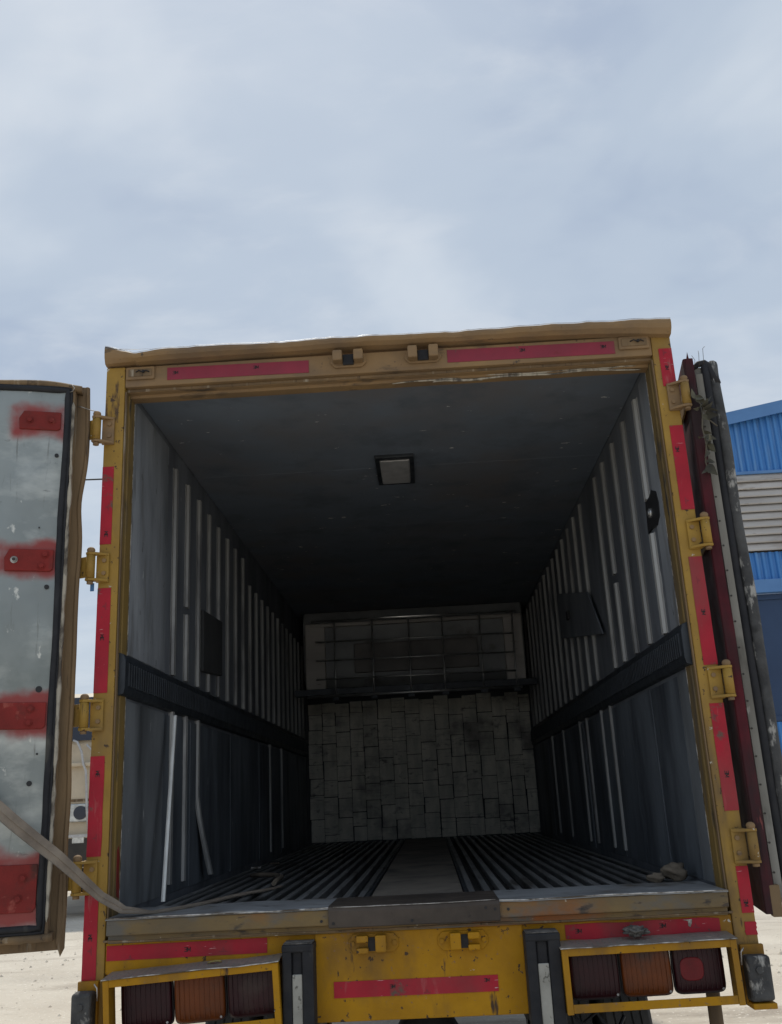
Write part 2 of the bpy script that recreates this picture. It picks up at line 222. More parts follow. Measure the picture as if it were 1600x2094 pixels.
# ------------------------------------------------------------------ mesh helpers
class MB:
    def __init__(s): s.v = []; s.f = []; s.m = []; s.sm = []; s.cur = 0
    def add(s, vs, fs, smooth=False):
        o = len(s.v); s.v += [tuple(v) for v in vs]
        for f in fs: s.f.append(tuple(i + o for i in f)); s.m.append(s.cur); s.sm.append(smooth)
        return s
    def box(s, x0, x1, y0, y1, z0, z1):
        return s.add([(x0, y0, z0), (x1, y0, z0), (x1, y1, z0), (x0, y1, z0), (x0, y0, z1), (x1, y0, z1), (x1, y1, z1), (x0, y1, z1)],
                     [(0, 3, 2, 1), (4, 5, 6, 7), (0, 1, 5, 4), (1, 2, 6, 5), (2, 3, 7, 6), (3, 0, 4, 7)])
    def prism(s, poly, axis, a, b):
        """poly: 2-D points in the two other axes (kept in xyz order), extruded along axis from a to b"""
        def mk(p, t):
            l = list(p); l.insert(axis, t); return tuple(l)
        n = len(poly)
        return s.add([mk(p, a) for p in poly] + [mk(p, b) for p in poly],
                     [tuple(range(n))[::-1], tuple(range(n, 2 * n))] + [(i, (i + 1) % n, n + (i + 1) % n, n + i) for i in range(n)])
    def cyl(s, p0, p1, r, seg=14, r1=None, cap=True):
        p0 = Vector(p0); p1 = Vector(p1); d = (p1 - p0).normalized(); a = d.orthogonal().normalized(); b = d.cross(a); r1 = r if r1 is None else r1
        vs = [p0 + (a * math.cos(t) + b * math.sin(t)) * r for t in [2 * math.pi * i / seg for i in range(seg)]]
        vs += [p1 + (a * math.cos(t) + b * math.sin(t)) * r1 for t in [2 * math.pi * i / seg for i in range(seg)]]
        s.add(vs, [(i, (i + 1) % seg, seg + (i + 1) % seg, seg + i) for i in range(seg)], True)
        if cap: s.add(vs, [tuple(range(seg))[::-1], tuple(range(seg, 2 * seg))])
        return s
    def tube(s, pts, r, seg=8, closed=False):
        pts = [Vector(p) for p in pts]; n = len(pts); rings = []; a = None
        for i, p in enumerate(pts):
            q0 = pts[i - 1] if (i or closed) else p; q1 = pts[(i + 1) % n] if (i < n - 1 or closed) else p
            d = (q1 - q0).normalized()
            a = d.orthogonal().normalized() if a is None else (a - d * a.dot(d)).normalized()
            b = d.cross(a); rr = r[i] if isinstance(r, (list, tuple)) else r
            rings.append([p + (a * math.cos(t) + b * math.sin(t)) * rr for t in [2 * math.pi * k / seg for k in range(seg)]])
        vs = [v for g in rings for v in g]; fs = []
        for i in range(n if closed else n - 1):
            for k in range(seg):
                j = (i + 1) % n; fs.append((i * seg + k, i * seg + (k + 1) % seg, j * seg + (k + 1) % seg, j * seg + k))
        s.add(vs, fs, True)
        if not closed: s.add(vs, [tuple(range(seg))[::-1], tuple(range((n - 1) * seg, n * seg))])
        return s
    def sweep(s, rings, closed_profile=True, smooth=True, caps=True):
        """rings: list of equally long point loops"""
        k = len(rings[0]); vs = [v for g in rings for v in g]; fs = []
        for i in range(len(rings) - 1):
            for j in range(k if closed_profile else k - 1):
                fs.append((i * k + j, i * k + (j + 1) % k, (i + 1) * k + (j + 1) % k, (i + 1) * k + j))
        s.add(vs, fs, smooth)
        if caps and closed_profile: s.add(vs, [tuple(range(k))[::-1], tuple(range((len(rings) - 1) * k, len(rings) * k))])
        return s
    def ball(s, c, r, seg=12, rng=8, sx=1, sy=1, sz=1, jit=0.0, fr=3.0):
        vs = []
        for i in range(rng + 1):
            th = math.pi * i / rng
            for k in range(seg):
                ph = 2 * math.pi * k / seg
                d = Vector((math.sin(th) * math.cos(ph), math.sin(th) * math.sin(ph), math.cos(th)))
                rr = r * (1 + jit * noise.noise(d * fr + Vector(c) * 7))
                vs.append((c[0] + d.x * rr * sx, c[1] + d.y * rr * sy, c[2] + d.z * rr * sz))
        return s.add(vs, [(i * seg + k, (i + 1) * seg + k, (i + 1) * seg + (k + 1) % seg, i * seg + (k + 1) % seg) for i in range(rng) for k in range(seg)], True)
    def xf(s, fn): s.v = [tuple(fn(Vector(v))) for v in s.v]; return s
    def mesh(s, name):
        me = bpy.data.meshes.new(name); me.from_pydata(s.v, [], s.f); me.update()
        for p, mi, sm in zip(me.polygons, s.m, s.sm): p.material_index = mi; p.use_smooth = sm
        bm = bmesh.new(); bm.from_mesh(me); bmesh.ops.remove_doubles(bm, verts=bm.verts, dist=1e-5); bmesh.ops.recalc_face_normals(bm, faces=bm.faces); bm.to_mesh(me); bm.free()
        return me
def wloc(o):
    v = Vector((0, 0, 0))
    while o is not None: v += o.location; o = o.parent
    return v
def obj(name, mb, mats, parent=None, bevel=0.0, loc=(0, 0, 0), seg=2):
    me = mb if isinstance(mb, bpy.types.Mesh) else mb.mesh(name)
    o = bpy.data.objects.new(name, me); C.objects.link(o)
    if not isinstance(mats, (list, tuple)): mats = [mats]
    if not me.materials:
        for k in mats: me.materials.append(M_[k] if isinstance(k, str) else k)
    if parent is not None: o.parent = parent
    o.location = Vector(loc) - (wloc(parent) if parent is not None else Vector((0, 0, 0)))
    if bevel:
        b = o.modifiers.new('bevel', 'BEVEL'); b.width = bevel; b.segments = seg; b.limit_method = 'ANGLE'; b.angle_limit = R(40)
    return o
def tag(o, label, cat, group=None, kind=None):
    o['label'] = label; o['category'] = cat
    if group: o['group'] = group
    if kind: o['kind'] = kind
    return o
def thing(name, label, cat, loc, group=None):
    o = bpy.data.objects.new(name, None); C.objects.link(o); o.location = loc; o.empty_display_size = .1
    return tag(o, label, cat, group)
GZ = -1.25      # the ground; z = 0 is the bottom of the rear sill
def nz1(x, s=0.0): return noise.noise(Vector((x, s, s * 1.3 + .7)))

# ------------------------------------------------------------------ the ground
def ground():
    n = 70; vs = []; fs = []
    def c(i): t = i / n * 2 - 1; return math.copysign(abs(t) ** 3.2 * 2500 + abs(t) * 30, t)
    for i in range(n + 1):
        for j in range(n + 1):
            x, y = c(i), c(j); h = .03 * noise.noise(Vector((x * .35, y * .35, 0))) if abs(x) < 60 and abs(y) < 60 else 0
            vs.append((x, y, GZ + h - .02 if abs(x) > 1.6 or y > 8 or y < -1 else GZ - .02))
    fs = [(i * (n + 1) + j, (i + 1) * (n + 1) + j, (i + 1) * (n + 1) + j + 1, i * (n + 1) + j + 1) for i in range(n) for j in range(n)]
    o = obj('ground', MB().add(vs, fs, True), 'ground'); o['kind'] = 'structure'
ground()

random.seed(3)
gm = MB()
for k in range(5200):
    if k % 2: px_, py_ = random.uniform(-14, -1.6), random.uniform(-1, 24)
    else: px_, py_ = random.uniform(1.6, 12), random.uniform(-1, 11.5)
    r_ = random.choice((.006, .009, .012, .016, .024)) * (1 + .04 * max(0, py_)); a_ = random.random() * 6.3
    hgt = GZ - .02 + (.03 * noise.noise(Vector((px_ * .35, py_ * .35, 0))) if abs(px_) > 1.6 else 0)
    gm.add([(px_ + math.cos(a_ + q * 1.57) * r_ * random.uniform(.7, 1.2), py_ + math.sin(a_ + q * 1.57) * r_ * random.uniform(.7, 1.2), hgt - r_ * .2) for q in range(4)] + [(px_, py_, hgt + r_ * random.uniform(.35, .7))], [(0, 1, 4), (1, 2, 4), (2, 3, 4), (3, 0, 4)])
gv = obj('gravel', gm, 'gravel'); gv['kind'] = 'stuff'; gv['label'] = 'loose pale stones scattered over the sandy yard'; gv['category'] = 'gravel'

# ================================================================== the truck
truck = thing('box_truck', 'yellow refrigerated box truck seen from behind with both rear doors open', 'truck', (0, 3.0, GZ))
XI, YB = 1.162, 6.12                     # inner half width, depth of the front bulkhead

# ---- side walls with ribs and track rails
def side_wall(sgn, ribs_up, ribs_low, cut):
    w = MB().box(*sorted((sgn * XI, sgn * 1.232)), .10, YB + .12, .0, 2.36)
    wall = obj('side_wall', w, 'wall_shaded', truck)
    ye = .72 if sgn < 0 else .285
    for z0_, z1_ in ((.10, .915), (1.105, 2.26)): obj('end_panel', MB().box(*sorted((sgn * XI, sgn * (XI - .0045))), .121, ye, z0_, z1_), 'wall' if z0_ > 1 else 'wall_low_shaded', wall, bevel=.0015)
    wall['label'] = 'grey ribbed lining of the %s wall inside the box' % ('left' if sgn < 0 else 'right')
    # outer skin
    obj('outer_skin', MB().box(*sorted((sgn * 1.234, sgn * 1.24)), .12, YB + .13, -.02, 2.35), 'yellow', wall)
    # raised lining panels between ribs: shallow steps so the wall is not one plane
    y = ye + .006; k = 0
    while y < YB - .55:
        wd = .52
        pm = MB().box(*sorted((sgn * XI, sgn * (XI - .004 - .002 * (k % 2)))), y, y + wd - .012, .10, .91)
        obj('lining_panel', pm, 'lining_low_shaded', wall, bevel=.0015)
        y += wd; k += 1
    # rib profile: hat section, 3 faces, slightly rounded
    def rib(z0, z1, y0, y1=None, tilt=(0, 0), bent=False, m='rib', nm='rib'):
        n = 9 if bent else 2; rings = []; y0 = y0 * 1.013 + .05; z0 = .465 + (z0 - .465) * 1.013; z1 = .465 + (z1 - .465) * 1.013
        for i in range(n):
            t = i / (n - 1); z = z0 + (z1 - z0) * t
            yy = y0 + ((y1 if y1 is not None else y0) - y0) * t
            off = 0.0
            if bent: off = .055 * max(0, (.5 - t) / .5) ** 1.2; yy += .10 * max(0, (.45 - t) / .45) ** 1.1
            h = .017
            prof = [(-.040, 0), (-.040, .003), (-.026, .0045), (-.019, h), (.004, h + .001), (.005, h - .008), (.011, h - .008), (.012, h), (.021, h - .002), (.026, .0045), (.038, .003), (.038, 0)]
            rings.append([(sgn * (XI - b - off), yy + a, z) for a, b in prof])
        return obj(nm, MB().sweep(rings, smooth=False), m, wall)
    for y, za, zb in ribs_up: rib(za, zb, y)
    for y, za, zb, bent in ribs_low: rib(za, zb, y, bent=bent)
    # track rail: a dark channel with upright slots
    r = MB().prism([(sgn * XI, .925), (sgn * (XI - .024), .932), (sgn * (XI - .030), .955), (sgn * (XI - .030), 1.065), (sgn * (XI - .022), 1.092), (sgn * XI, 1.10)], 1, .03, YB)
    # (prism keeps x,z order for axis 1)
    y = .07
    while y < YB - .05:
        r.box(*sorted((sgn * (XI - .028), sgn * (XI - .036))), y, y + .017, .965, 1.06); y += .034
    rl = obj('track_rail', r, 'rail', wall, bevel=.002, seg=1)
    return wall
Lu = [(.80, 1.10, 2.162), (1.06, 1.10, 1.445), (1.06, 1.485, 2.16), (1.32, 1.10, 2.155), (1.58, 1.10, 1.20), (1.58, 1.545, 2.145), (1.84, 1.10, 1.22), (1.84, 1.555, 2.14)]
y = 2.11
while y < 5.9:
    Lu.append((y, 1.10, 2.14 if y < 2.7 else 2.0)); y += .262
Ll = [(.80, .145, .93, False), (1.06, .14, .93, False), (1.33, .142, .93, True), (3.7, .14, .93, False), (4.3, .14, .93, False)]
wallL = side_wall(-1, Lu, Ll, None)
Ru = [(.33, 1.10, 1.55), (.33, 1.71, 2.20), (.62, 1.10, 2.205), (.92, 1.10, 2.205), (1.22, 1.10, 1.52), (1.22, 1.57, 2.205), (1.48, 1.10, 2.205)]
y = 2.06
while y < 5.9:
    Ru.append((y, 1.10, 2.22)); y += .29
Rl = [(1.77, .14, .93, False), (2.07, .14, .93, False), (2.64, .14, .93, False), (2.94, .14, .93, False), (3.8, .14, .93, False), (4.5, .14, .93, False)]
wallR = side_wall(1, Ru, Rl, None)
# dark access opening in the left lining, torn socket hole and loose cover plate on the right
obj('access_hatch', MB().prism([(1.464, 1.204), (1.964, 1.240), (1.964, 1.572), (1.464, 1.551)], 0, -XI + .002, -XI + .020), 'dark_panel', wallL, bevel=.003)
hole = obj('torn_socket', MB().prism([(.42, 1.735), (.34, 1.728), (.29, 1.745), (.215, 1.715), (.195, 1.66), (.205, 1.60), (.26, 1.572), (.36, 1.585), (.44, 1.582), (.43, 1.66)], 0, XI - .002, XI - .008), 'ink', wallR)
obj('socket_contact', MB().cyl((XI - .006, .335, 1.65), (XI - .02, .335, 1.65), .022, 14).cyl((XI - .02, .335, 1.65), (XI - .024, .335, 1.65), .013, 12), 'steel', wallR)
obj('cover_plate', MB().prism([(3.300, 1.900), (2.046, 1.651), (1.689, 1.327), (3.361, 1.567)], 0, XI - .022, XI - .032), 'wall_shaded', wallR, bevel=.003)
obj('cover_switch', MB().box(XI - .05, XI - .032, 2.80, 2.88, 1.62, 1.68), 'rubber', wallR, bevel=.003)

# ---- ceiling
ceil = obj('roof', MB().box(-1.236, 1.236, .10, YB + .12, 2.295, 2.375), 'ceiling', truck)
ceil['label'] = 'grimy dark ceiling lining of the cargo box'
for k in range(5):
    obj('ceiling_panel', MB().box(-1.158, 1.158, .11 + k * 1.2, .11 + (k + 1) * 1.2 - .002, 2.290, 2.296), 'ceiling', ceil, bevel=.001, seg=1)
lm = MB().box(-.118, .098, 1.10, 1.58, 2.272, 2.292)
lamp = obj('lamp_base', lm, 'rail', ceil, bevel=.004)
obj('lamp_cover', MB().prism([(-.095, 2.273), (.075, 2.273), (.068, 2.264), (-.088, 2.264)], 1, 1.145, 1.535), 'lamp_lens', ceil, bevel=.003)

# ---- floor: T bars left and right of a flat centre plate
floor = obj('floor', MB().box(-1.232, 1.232, .10, YB + .12, -.06, .045), 'floor', truck)
def tbar_mesh():
    h = []
    for yy in (.34, YB): h.append([(-.004, yy, .045), (-.004, yy, .078), (-.0135, yy, .080), (-.0135, yy, .087), (-.010, yy, .089), (.010, yy, .089), (.0135, yy, .087), (.0135, yy, .080), (.004, yy, .078), (.004, yy, .045)])
    me = MB().sweep(h, smooth=False).mesh('floor_bar'); me.materials.append(M_['tbar']); return me
tb = tbar_mesh()
for sgn in (-1, 1):
    for k in range(14):
        x = sgn * (.232 + k * .0655)
        obj('floor_bar', tb, 'tbar', floor, loc=(x, random.uniform(-.012, .012), random.uniform(-.002, .002)))
obj('centre_plate', MB().box(-.185, .195, .26, YB - .1, .046, .092), 'floor_plate', floor, bevel=.004)
for x in (-.20, .207): obj('plate_angle', MB().box(x - .008, x + .008, .33, YB - .1, .046, .094), 'rail', floor, bevel=.002)

# ---- front bulkhead with boards, cooling unit with a cage of bars
bulk = obj('bulkhead', MB().box(-XI, XI, YB, YB + .11, .045, 2.294), 'dark_panel', truck)
bulk['label'] = 'bulkhead at the far end lined with staggered grey boards'
x = -1.13; col = 0
while x < 1.10:
    wd = min(.145 + random.uniform(-.008, .008), 1.145 - x); z = .095 - random.uniform(0, .10) if col % 2 else .095
    while z < 1.44:
        h = random.uniform(.13, .24); zt = min(z + h, 1.46 + random.uniform(-.02, .02)); zb_ = max(z, .092)
        if zt - zb_ > .03:
            g = random.choice((.001, .001, .003, .009)); g2 = random.choice((.001, .001, .002, .006)); dyy = random.uniform(.010, .016); tw = random.uniform(-.004, .004)
            pm = MB().prism([(x + g, zb_ + .002), (x + wd - g2, zb_ + .002 + tw * .5), (x + wd - g2 + tw, zt - .002), (x + g + tw, zt - .003)], 1, YB - dyy, YB - .001)
            obj('board', pm, 'plank', bulk, bevel=.004, seg=1)
        z = zt + random.choice((-.001, 0, 0, .003))
    x += wd; col += 1
unit = obj('cooling_unit', MB().prism([(5.45, 1.62), (5.42, 2.16), (5.50, 2.285), (YB - .001, 2.285), (YB - .001, 1.52), (5.60, 1.52)], 0, -1.08, 1.08), 'unit', truck, bevel=.02)
for x0, x1 in ((-1.05, -.86), (.88, 1.06)): obj('side_cover', MB().box(x0, x1, 5.37, 5.47, 1.48, 2.15), 'shed_slat', unit, bevel=.008)
obj('intake_panel', MB().box(-.58, .62, 5.39, 5.44, 1.66, 1.94), 'intake', unit, bevel=.006)
obj('unit_flange', MB().box(-1.0, 1.0, 5.36, 5.44, 2.115, 2.15), 'shed_slat', unit, bevel=.006)
cage = obj('guard_cage', MB().tube([(-.97, 5.2, 2.14), (1.0, 5.2, 2.136)], .011).tube([(-1.02, 5.2, 1.43), (1.0, 5.2, 1.425)], .014), 'steel', truck)
cage['label'] = 'steel tube cage in front of the cooling unit'
for za in (1.94, 1.76, 1.585): obj('guard_bar', MB().tube([(-.93, 5.19, za), (.95, 5.19, za - .01)], .008), 'steel', cage)
for xa in (-.75, -.39, -.04, .28, .64, .95): obj('guard_post', MB().tube([(xa, 5.2, 1.42), (xa, 5.2, 1.6), (xa + .004, 5.2, 2.14)], .008), 'steel', cage)
for xa in (-.75, -.39, -.04, .28, .64, .95): obj('cage_foot', MB().box(xa - .03, xa + .03, 5.18, 5.2145, 1.385, 1.415), 'rail', cage)
obj('cage_beam', MB().box(-1.139, 1.139, 5.215, 5.30, 1.44, 1.50), 'rail', cage, bevel=.004)

# ---- rear frame: two stepped posts and the header
posts = {}
for s_ in (-1, 1):
    po = obj('rear_post', MB().box(*sorted((s_ * 1.25, s_ * 1.166)), 0, .118, -.30, 2.372), 'yellow_post', truck, bevel=.004)
    po['label'] = '%s yellow post of the rear frame with red tape' % ('left' if s_ < 0 else 'right')
    obj('jamb', MB().prism([(s_ * 1.1655, .022), (s_ * 1.1605, .022), (s_ * 1.1605, .052), (s_ * 1.1555, .052), (s_ * 1.154, .117), (s_ * 1.1655, .117)], 2, .02, 2.272), 'jamb', po, bevel=.004)
    posts[s_] = po
header = obj('header_beam', MB().prism([(0.002, 2.2735), (.002, 2.371), (.116, 2.371), (.116, 2.242), (.060, 2.244), (.060, 2.256), (.030, 2.258), (.030, 2.2735)], 0, -1.165, 1.165), 'yellow_veiled', truck, bevel=.004)
header['label'] = 'grimy brown-yellow header beam above the opening, lens glare mixed into its paint'
obj('header_seal', MB().box(-1.163, 1.163, .024, .0295, 2.259, 2.272), 'brown_trim', header, bevel=.002)
for s_ in (-1, 1):
    obj('post_seal', MB().box(*sorted((s_ * 1.1652, s_ * 1.1585)), .006, .0215, .05, 2.255), 'brown_trim', posts[s_], bevel=.002)
    obj('inner_edge', MB().box(*sorted((s_ * 1.1550, s_ * 1.1525)), .1175, .119, .10, 2.24), 'bright_edge', posts[s_])
# torn edges of the seal hanging under the header
for (xa, xb, zb, amp, ph) in ((.02, 1.12, 2.236, .005, 0), (.40, 1.10, 2.248, .006, 2.0), (.22, .33, 2.242, .004, 1.0), (.2, .42, 2.232, .004, 4)):
    n = 40; rings = []
    for i in range(n + 1):
        t = i / n; x = xa + (xb - xa) * t; z = zb + amp * noise.noise(Vector((x * 4, ph, 0))) * 2 + amp * .4 * noise.noise(Vector((x * 17, ph, 2))); yy = .058 + .006 * noise.noise(Vector((x * 6, ph, 5)))
        th = .0042 * (1 - .7 * abs(2 * t - 1) ** 4)
        rings.append([(x, yy, z), (x, yy - th, z + th), (x, yy - .002, z + 2 * th), (x, yy + .006, z + th)])
    obj('torn_seal', MB().sweep(rings), 'seal', header)

# gutter along the top, dented, its left end curled up
n = 150; rings = []; lipe = []
for i in range(n + 1):
    t = i / n; x = -1.252 + 2.50 * t
    top = 2.424 + .007 * nz1(x * 2.2, 1) + .004 * nz1(x * 9, 2) + .004 * max(0, nz1(x * 21, 3)) + (.040 * max(0, (.055 - t) / .055) ** 1.0) - .012 * max(0, 1 - abs(t - .06) / .05) - .008 * max(0, (t - .9) / .1)
    bot = 2.374 + .010 * math.sin(math.pi * t) - .022 * max(0, (t - .75) / .25) ** 2 + .004 * nz1(x * 3, 4) + (.006 if t < .06 else 0)
    out = -.056 + .012 * nz1(x * 1.7, 7) + .007 * nz1(x * 8, 8) + .004 * nz1(x * 23, 9) + .02 * max(0, (.06 - t) / .06)
    h = top - bot
    rings.append([(x, .05, bot + .002), (x, .0, bot), (x, out * .55, bot + .05 * h), (x, out * .9, bot + h * .35), (x, out, bot + h * .62), (x, out * .98, top - h * .12), (x, out * .85, top), (x, out * .6, top - .002), (x, .0, top - .012), (x, .05, top - .02)])
    lipe.append((x, out * .93, top + .0012))
gut = obj('gutter', MB().sweep(rings, smooth=False), 'yellow_veiled', truck); gut['label'] = 'dented rain gutter lip curled up at its left end'
obj('gutter_edge', MB().tube(lipe, .0011, 5), 'bright_edge', gut)
obj('gutter_end_tear', MB().add([(-1.252, -.03, 2.455), (-1.10, -.052, 2.43), (-1.0, -.057, 2.427), (-1.10, -.060, 2.424), (-1.252, -.036, 2.449)], [(0, 1, 2, 3, 4)]), 'seal', gut)

obj('paint_smear', MB().prism([(.075, .20), (.072, .33), (.09, .345), (.105, .30), (.10, .24), (.112, .20), (.11, .15), (.08, .16)], 0, -1.1548, -1.1530), 'red_primer', posts[-1])
# ---- printed marks on tape
def mark_3m(mb, cx, cz, h, y, rot=0, m=1):
    """the two black characters 3M as strokes on a plane of constant y"""
    s = h; w = .17 * s
    st = [((-.85, .5), (-.15, .5)), ((-.15, .5), (-.15, -.5)), ((-.7, 0), (-.15, 0)), ((-.85, -.5), (-.15, -.5)),
          ((.08, -.5), (.08, .5)), ((.08, .5), (.46, -.25)), ((.46, -.25), (.85, .5)), ((.85, .5), (.85, -.5))]
    old = mb.cur; mb.cur = m
    for (a, b), (c, d) in st:
        p = Vector((a * s, b * s)); q = Vector((c * s, d * s)); dr = (q - p).normalized(); nn = Vector((-dr.y, dr.x)) * w * .62; e = dr * w * .5
        quad = [p - e + nn, q + e + nn, q + e - nn, p - e - nn]
        ca, sa = math.cos(rot), math.sin(rot)
        mb.add([(cx + v.x * ca - v.y * sa, y, cz + v.x * sa + v.y * ca) for v in quad], [(0, 1, 2, 3)])
    mb.cur = old
def mark_code(mb, cx, cz, h, y, rot=0):
    old = mb.cur; mb.cur = 2
    for (a, b, c, d) in ((-1, -.5, 1, -.35), (-.25, .0, .25, .15), (-.12, .15, .12, .5), (-.5, -.2, .5, -.1)):
        ca, sa = math.cos(rot), math.sin(rot)
        mb.add([(cx + (u * ca - v * sa) * h, y, cz + (u * sa + v * ca) * h) for u, v in ((a, b), (c, b), (c, d), (a, d))], [(0, 1, 2, 3)])
    mb.cur = old
def tape(parent, x0, x1, z0, z1, marks=(), codes=(), y=-.0025, m='tape', rot=0, slope=0.0, h=.013, ragged=0.0, label=None):
    mb = MB(); n = 14; horiz = (x1 - x0) > (z1 - z0)
    a = []; b = []
    for i in range(n + 1):
        t = i / n; rg = ragged * noise.noise(Vector((t * 6, x0 * 3, z0 * 5))); rg2 = ragged * noise.noise(Vector((t * 5, x1 * 3 + 4, z0 * 5)))
        if horiz: a.append((x0 + (x1 - x0) * t, z0 + slope * t + rg)); b.append((x0 + (x1 - x0) * t, z1 + slope * t + rg2))
        else: a.append((x0 + rg, z0 + (z1 - z0) * t)); b.append((x1 + rg2, z0 + (z1 - z0) * t))
    loop = [*a, *b[::-1]]
    mb.prism([(p[0], p[1]) for p in loop], 1, y, y + .0022)
    for (mx, mz) in marks: mark_3m(mb, mx, mz, h, y - .0006, rot)
    for (mx, mz) in codes: mark_code(mb, mx, mz, h * 1.2, y - .0006, rot)
    o = obj('reflective_tape', mb, [m, 'ink', 'ink_faint'], parent)
    if label: o['label'] = label
    return o
V = R(90)
tape(posts[-1], -1.249, -1.2, 1.556, 1.903, [(-1.222, 1.60)], [(-1.222, 1.72)], m='tape', rot=V)
tape(posts[-1], -1.249, -1.193, .935, 1.367, [(-1.222, 1.16)], [(-1.218, 1.29)], rot=V)
tape(posts[-1], -1.249, -1.193, .313, .688, [(-1.218, .62)], [(-1.22, .38)], rot=V, ragged=.002)
tape(posts[-1], -1.249, -1.196, -.125, .175, [(-1.222, .025)], [(-1.222, -.02)], rot=V, ragged=.001)
tape(posts[1], 1.192, 1.249, 2.122, 2.300, [(1.218, 2.21)], [(1.218, 2.28)], rot=-V)
tape(posts[1], 1.193, 1.249, 1.562, 1.938, [(1.212, 1.83)], [(1.222, 1.60)], rot=-V)
tape(posts[1], 1.194, 1.249, .918, 1.360, [(1.222, 1.13)], [(1.222, 1.26)], rot=-V, ragged=.001)
tape(posts[1], 1.194, 1.249, .366, .768, [(1.222, .50)], [(1.212, .72)], rot=-V, ragged=.001)
tape(posts[1], 1.205, 1.2495, .006, .168, [(1.224, .04)], rot=-V)
tape(posts[1], 1.207, 1.2495, -.069, -.024, rot=-V, ragged=.004)
tape(header, -.977, -.345, 2.297, 2.356, [(-.94, 2.33), (-.58, 2.332)], y=-.0005, m='tape_old', slope=-.006)
tape(header, .269, 1.005, 2.298, 2.358, [(.60, 2.335), (.955, 2.328)], [(.75, 2.315)], y=-.0005, m='tape_old', slope=-.007)

# ---- marker lamp plates and latch keepers
for s_, x0, x1 in ((-1, -1.160, -1.032), (1, 1.022, 1.156)):
    b_ = obj('marker_plate', MB().box(x0, x1, -.009, .001, 2.305, 2.366), 'yellow_veiled', header, bevel=.006, seg=3)
    obj('marker_recess', MB().box(x0 + .012, x1 - .012, -.0125, -.0088, 2.318, 2.353), 'brown_trim', header, bevel=.002)
    cx = (x0 + x1) / 2 + .012
    obj('marker_wire', MB().tube([(cx - .03, -.012, 2.338), (cx - .015, -.020, 2.343), (cx, -.020, 2.334), (cx + .016, -.018, 2.342), (cx + .03, -.012, 2.336)], .0028, 6).ball((cx + .004, -.018, 2.338), .007), 'rubber', header)
def keeper(parent, cx, cz, m, flip=1):
    p = MB().prism([(cx - .093, cz - .012), (cx - .075, cz - .033), (cx + .075, cz - .033), (cx + .093, cz - .012), (cx + .093, cz + .012), (cx + .075, cz + .033), (cx - .075, cz + .033), (cx - .093, cz + .012)], 1, -.011, -.0045)
    k = obj('latch_keeper', p, m, parent, bevel=.003)
    a = cx + flip * .028; b = cx - flip * .040
    obj('keeper_lug', MB().box(a - .02, a + .02, -.052, -.011, cz - .028, cz + .030), m, parent, bevel=.005)
    obj('keeper_lug', MB().box(b - .022, b + .022, -.047, -.011, cz + .006, cz + .030).box(b - .022, b + .022, -.047, -.011, cz - .032, cz - .012), m, parent, bevel=.005)
    obj('keeper_throat', MB().box(min(a, b) + .020, max(a, b) - .020, -.018, -.0112, cz - .026, cz + .02), 'ink', parent)
    for s_ in (-1, 1): obj('keeper_bolt', MB().cyl((cx + s_ * .078, -.011, cz), (cx + s_ * .078, -.018, cz), .009, 6), m, parent)
def keeper_top(cx, flip):
    m = 'yellow_veiled'; cz = 2.335
    obj('latch_keeper', MB().prism([(cx - .082, cz - .01), (cx - .06, cz - .034), (cx + .06, cz - .034), (cx + .082, cz - .01), (cx + .07, cz + .030), (cx - .07, cz + .030)], 1, -.010, .001), m, header, bevel=.004)
    for d in (-.046, .046): obj('keeper_lug', MB().box(cx + d - .021, cx + d + .021, -.055, -.010, cz - .022 + .004 * flip, cz + .032), m, header, bevel=.006)
    obj('keeper_throat', MB().box(cx - .024, cx + .024, -.020, -.0102, cz - .026, cz + .024), 'rubber', header, bevel=.003)
keeper_top(-.168, 1); keeper_top(.162, -1)

# ---- sill, its bright folded edge, the steel plate over its middle
sill = obj('sill', MB().prism([(-.045, .088), (-.047, .034), (-.020, .030), (-.022, .004), (.09, .004), (.34, .040), (.34, .088)], 0, -1.149, 1.149), 'sill', truck, bevel=.004)
sill['label'] = 'stained rear sill below the opening'
n = 50; rings = []
for i in range(n + 1):
    x = -1.1515 + 2.303 * i / n; dz = .003 * nz1(x * 3, 3) + .002 * nz1(x * 11, 5) + .009 * math.exp(-((x + .66) / .10) ** 2) + .004 * math.exp(-((x + .42) / .04) ** 2)
    rings.append([(x, .345, .0895), (x, .345, .0935 + dz * .3), (x, -.044, .0945 + dz), (x, -.050, .0915 + dz), (x, -.050, .088 + dz), (x, -.045, .0885)])
obj('sill_cap', MB().sweep(rings, smooth=False), 'sill_top', sill)
rings = []
for i in range(n + 1):
    x = -1.1505 + 2.301 * i / n; dz = .003 * nz1(x * 3, 3) + .002 * nz1(x * 11, 5); th = .0016 + .0014 * nz1(x * 7, 9)
    rings.append([(x, -.0512, .0915 + dz), (x, -.0500, .0955 + dz + th * .3), (x, -.0455, .0965 + dz), (x, -.0465, .0948 + dz)])
obj('sill_edge', MB().sweep(rings), 'bright_edge', sill)
